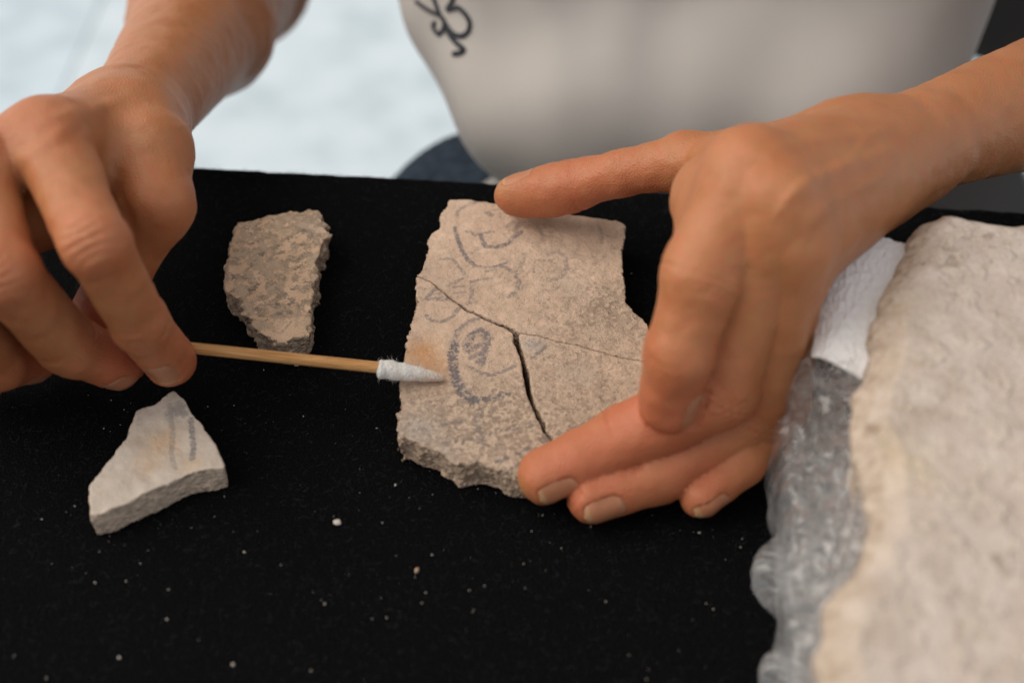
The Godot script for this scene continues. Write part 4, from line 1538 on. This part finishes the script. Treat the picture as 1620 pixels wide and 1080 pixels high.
	J.bone(0, thigh, thigh + Vector3(-25, -6, 190), 62.0, 54.0, 30.0)
	J.bone(0, thigh + Vector3(-25, -6, 190), thigh + Vector3(-25, -500, 160), 52.0, 40.0, 30.0)
	J.bone(0, Vector3(150, -205, -330), Vector3(215, -205, 10), 66.0, 54.0, 40.0)
	J.bone(0, Vector3(215, -205, 10), Vector3(220, -690, -20), 52.0, 40.0, 30.0)
	J.noise = FastNoiseLite.new()
	J.noise.seed = 27
	J.noise.frequency = 0.02
	J.amp = 4.0
	r = nets(J, 6.0, 4.0)
	var denim := mat(Color(0.085, 0.125, 0.18), 0.9, 0.3)
	denim.albedo_texture = noise_tex(411, 0.03, 4, FastNoiseLite.TYPE_SIMPLEX_SMOOTH, ramp([[0.0, 150, 150, 150], [1.0, 255, 255, 255]]))
	triplanar(denim, 120.0)
	var jm := ArrayMesh.new()
	add_surface(jm, r[0], r[1], r[2], denim)
	put("jeans", jm, null, o)
	say("person")


func build_swab() -> void:
	var o := thing("cotton_swab", "wooden cotton swab between fingertips, its white tip on the painted fragment", "cotton swab")
	var wood := mat(Color(1, 1, 1), 0.6, 0.4)
	wood.albedo_texture = noise_tex(501, 0.02, 4, FastNoiseLite.TYPE_SIMPLEX_SMOOTH, ramp([[0.0, 176, 122, 70], [0.4, 204, 150, 94], [0.7, 220, 170, 112], [1.0, 230, 186, 130]]))
	wood.uv1_scale = Vector3(3.0, 0.35, 1.0)
	relief(wood, noise_tex(502, 0.06, 3), 0.15)
	var a := Vector3(-100.2, 18.5, 18.5)
	var b := Vector3(-31.9, 15.6, 25.6)
	var m := ArrayMesh.new()
	var path := []
	var radii := []
	for i in 13:
		path.append(a.lerp(b, i / 12.0))
		radii.append(1.55)
	tube(m, path, radii, wood, 16)
	put("stick", m, null, o)
	var cot := mat(Color(0.74, 0.71, 0.67), 0.95, 0.2)
	cot.rim_enabled = true
	cot.rim = 0.4
	relief(cot, noise_tex(503, 0.05, 4), 0.35)
	triplanar(cot, 18.0)
	cot.subsurf_scatter_enabled = true
	cot.subsurf_scatter_strength = 0.15
	var n := FastNoiseLite.new()
	n.seed = 3
	n.frequency = 0.2
	var c := Vector3(-35.2, 15.6, 25.4)
	var tip := Vector3(-17.8, 11.2, 24.8)
	var pts := PackedVector3Array()
	var dir := (tip - c).normalized()
	var x := dir.cross(Vector3.UP).normalized()
	var y := x.cross(dir)
	var cols := 37
	var tint := PackedColorArray()
	cot.vertex_color_use_as_albedo = true
	cot.albedo_color = Color.WHITE
	for r in 90:
		var s := r / 89.0
		var rad := 2.55 * (1.0 - pow(s, 2.2) * 0.72) * sqrt(smoothstep(-0.02, 0.05, s))
		if s > 0.96: rad *= sqrt(maxf(0.0, 1.0 - pow((s - 0.96) / 0.04, 2.0)))
		for k in cols:
			var an := TAU * k / (cols - 1)
			var wrap := 0.16 * sin(an + s * 30.0) * (1.0 - s * 0.6)
			var ca := Vector3(cos(an), sin(an), s * 6.0)
			var lump := 0.22 * n.get_noise_3d(ca.x * 4.0, ca.y * 4.0, s * 40.0) + (0.25 * sin(an * 2.0 + 1.0) if s < 0.12 else 0.0)
			var rr := maxf(0.0, rad * (1.0 + wrap * 0.35) + lump * minf(1.0, rad))
			pts.append(c.lerp(tip, s) + (x * cos(an) + y * sin(an)) * rr)
			tint.append(Color(0.74, 0.72, 0.69).lerp(Color(0.50, 0.36, 0.25), smoothstep(0.3, 1.0, s + 0.25 * n.get_noise_2d(an * 6.0, s * 30.0) - 0.15 * sin(an)) * 0.75))
	var cm := ArrayMesh.new()
	sheet(cm, pts, cols, cot, null, tint)
	put("cotton_tip", cm, null, o)
	var rng := RandomNumberGenerator.new()
	rng.seed = 19
	var wisp := ArrayMesh.new()
	tube(wisp, [Vector3(0, 0, 0), Vector3(0.5, 0.5, 0.1), Vector3(1.1, 0.7, 0.4), Vector3(1.6, 0.6, 1.0)], [0.03, 0.035, 0.03, 0.01], mat(Color(0.7, 0.68, 0.65), 0.9, 0.2), 3)
	var mm := MultiMesh.new()
	mm.transform_format = MultiMesh.TRANSFORM_3D
	mm.mesh = wisp
	mm.instance_count = 260
	for i in mm.instance_count:
		var q := pts[(rng.randi() % 62) * cols + rng.randi() % cols]
		mm.set_instance_transform(i, Transform3D(Basis.from_euler(Vector3(rng.randf() * TAU, rng.randf() * TAU, 0)).scaled(Vector3.ONE * rng.randf_range(0.4, 0.9)), q * MM))
	var fuzz := MultiMeshInstance3D.new()
	fuzz.name = "cotton_wisps"
	fuzz.multimesh = mm
	fuzz.set_meta("kind", "stuff")
	o.add_child(fuzz)


func chip(seed_value: int) -> ArrayMesh:
	# a small angular crumb, about one millimetre across
	var rng := RandomNumberGenerator.new()
	rng.seed = seed_value
	var s := SphereMesh.new()
	s.radius = 0.5
	s.height = 1.0
	s.radial_segments = 7
	s.rings = 4
	var arr := s.get_mesh_arrays()
	var v: PackedVector3Array = arr[Mesh.ARRAY_VERTEX]
	var n := FastNoiseLite.new()
	n.seed = seed_value
	n.frequency = 1.1
	var st := SurfaceTool.new()
	st.begin(Mesh.PRIMITIVE_TRIANGLES)
	st.set_smooth_group(0xFFFFFFFF)
	var sq := Vector3(rng.randf_range(1.0, 1.35), rng.randf_range(0.45, 0.8), rng.randf_range(0.6, 0.95))
	for i in arr[Mesh.ARRAY_INDEX]:
		var p := v[i]
		st.add_vertex(p * sq * (1.0 + 0.9 * n.get_noise_3dv(p)) * MM)
	st.generate_normals()
	return st.commit()


func build_crumbs() -> void:
	var stone := mat(Color(0.56, 0.50, 0.44), 0.95, 0.2)
	var tan := mat(Color(0.55, 0.40, 0.28), 0.95, 0.2)
	var chips := []
	for i in 6: chips.append(chip(800 + i))
	var crumbs := [
		[Vector3(-43.3, 0.0, 63.3), 1.9, "largest crumb, pinkish, on open cloth below the gap between fragments"],
		[Vector3(-22.9, 0.0, 77.5), 1.5, "tan crumb on the cloth, below and right of the largest crumb"],
		[Vector3(-63.0, 0.0, 103.0), 1.3, "white crumb nearest the photo's bottom edge"],
		[Vector3(-65.0, -0.0, 72.2), 0.9, "white crumb midway between the pale triangular fragment and the bottom edge"],
		[Vector3(-29.7, 0.0, 51.5), 0.9, "white crumb just below the painted fragment's lower left corner"],
		[Vector3(-19.4, 0.0, 72.9), 0.6, "small crumb above and right of the tan crumb"],
		[Vector3(-55.6, 0.0, 75.9), 0.5, "small crumb right of the midway white crumb"],
		[Vector3(-99.2, 0.0, 81.0), 0.7, "small crumb on the cloth straight below the pale fragment's sharp lower corner"],
		[Vector3(-81.4, 0.0, 82.9), 0.6, "upper of two small crumbs at lower left, left of the midway crumb"],
		[Vector3(-80.2, 0.0, 91.1), 0.7, "lower of two small crumbs at lower left, left of the midway crumb"],
		[Vector3(-89.0, -0.0, 101.2), 0.9, "crumb at the lower left, near the photo's bottom left corner"],
		[Vector3(46.1, 0.0, 66.4), 0.7, "small crumb just below the little finger's tip"],
		[Vector3(-44.0, 0.0, 86.9), 0.7, "small crumb on the cloth straight below the largest crumb"],
		[Vector3(-68.7, 0.0, 11.1), 0.6, "small crumb in front of the mottled fragment, below the swab stick"],
		[Vector3(-45.2, 0.0, 104.4), 0.6, "small crumb at the bottom edge, right of the bottom white crumb"]]
	var k := 0
	for c in crumbs:
		var o := put("plaster_crumb", chips[k % 6], tan if k == 1 else stone)
		o.position = (c[0] + Vector3(0, c[1] * 0.25 - 0.25, 0)) * MM
		o.rotation = Vector3(k * 1.3, k * 2.1, k * 0.7)
		o.scale = Vector3.ONE * c[1] * (0.9 if k < 2 else 0.7)
		tag(o, c[2] if c[2] else "tiny pale plaster crumb on the open black cloth", "crumb", "plaster crumbs on the black cloth")
		k += 1
	# dust too fine to count
	var rng := RandomNumberGenerator.new()
	rng.seed = 77
	var xs: Array[Transform3D] = []
	var hubs := []
	for i in 60:
		hubs.append(Vector3(rng.randf_range(-120, 95), 0, rng.randf_range(20, 100)))
	hubs += [Vector3(-27.1, 0.0, 55.2), Vector3(-17.5, 0.0, 56.2), Vector3(-93.6, 0.0, 71.6), Vector3(-80.7, 0.0, 58.2), Vector3(-54.2, 0.0, 11.1), Vector3(-67.7, 0.0, 14.7), Vector3(-32.3, -0.0, 24.1), Vector3(-22.3, 0.0, 86.1), Vector3(-44.7, 0.0, 84.3), Vector3(28.8, 0.0, 77.2), Vector3(-120.8, -0.0, 50.1), Vector3(-70.0, 0.0, 66.0), Vector3(21.6, 0.0, 69.8), Vector3(57.0, 0.0, 69.8)]
	while xs.size() < 850:
		var p: Vector3
		if rng.randf() < 0.35:
			p = Vector3(rng.randf_range(-125, 100), 0, rng.randf_range(-40, 118))
			if p.z < 15.0 and rng.randf() < 0.7: continue
		else:
			p = hubs[rng.randi() % hubs.size()]
			p += Vector3(rng.randfn(0, 7.0), 0, rng.randfn(0, 5.0))
		var s := 0.06 + 0.30 * pow(rng.randf(), 6.0)
		p.y = -0.25 + s * 0.3
		xs.append(Transform3D(Basis.from_euler(Vector3(rng.randf() * 6.0, rng.randf() * 6.0, 0)).scaled(Vector3.ONE * s), p * MM))
	var mm := MultiMesh.new()
	mm.transform_format = MultiMesh.TRANSFORM_3D
	mm.mesh = chips[2]
	mm.instance_count = xs.size()
	for i in xs.size(): mm.set_instance_transform(i, xs[i])
	var mi := MultiMeshInstance3D.new()
	mi.name = "plaster_dust"
	mi.multimesh = mm
	mi.material_override = stone
	tag(mi, "fine white plaster dust scattered over the black cloth", "dust", "", "stuff")
	add_child(mi)
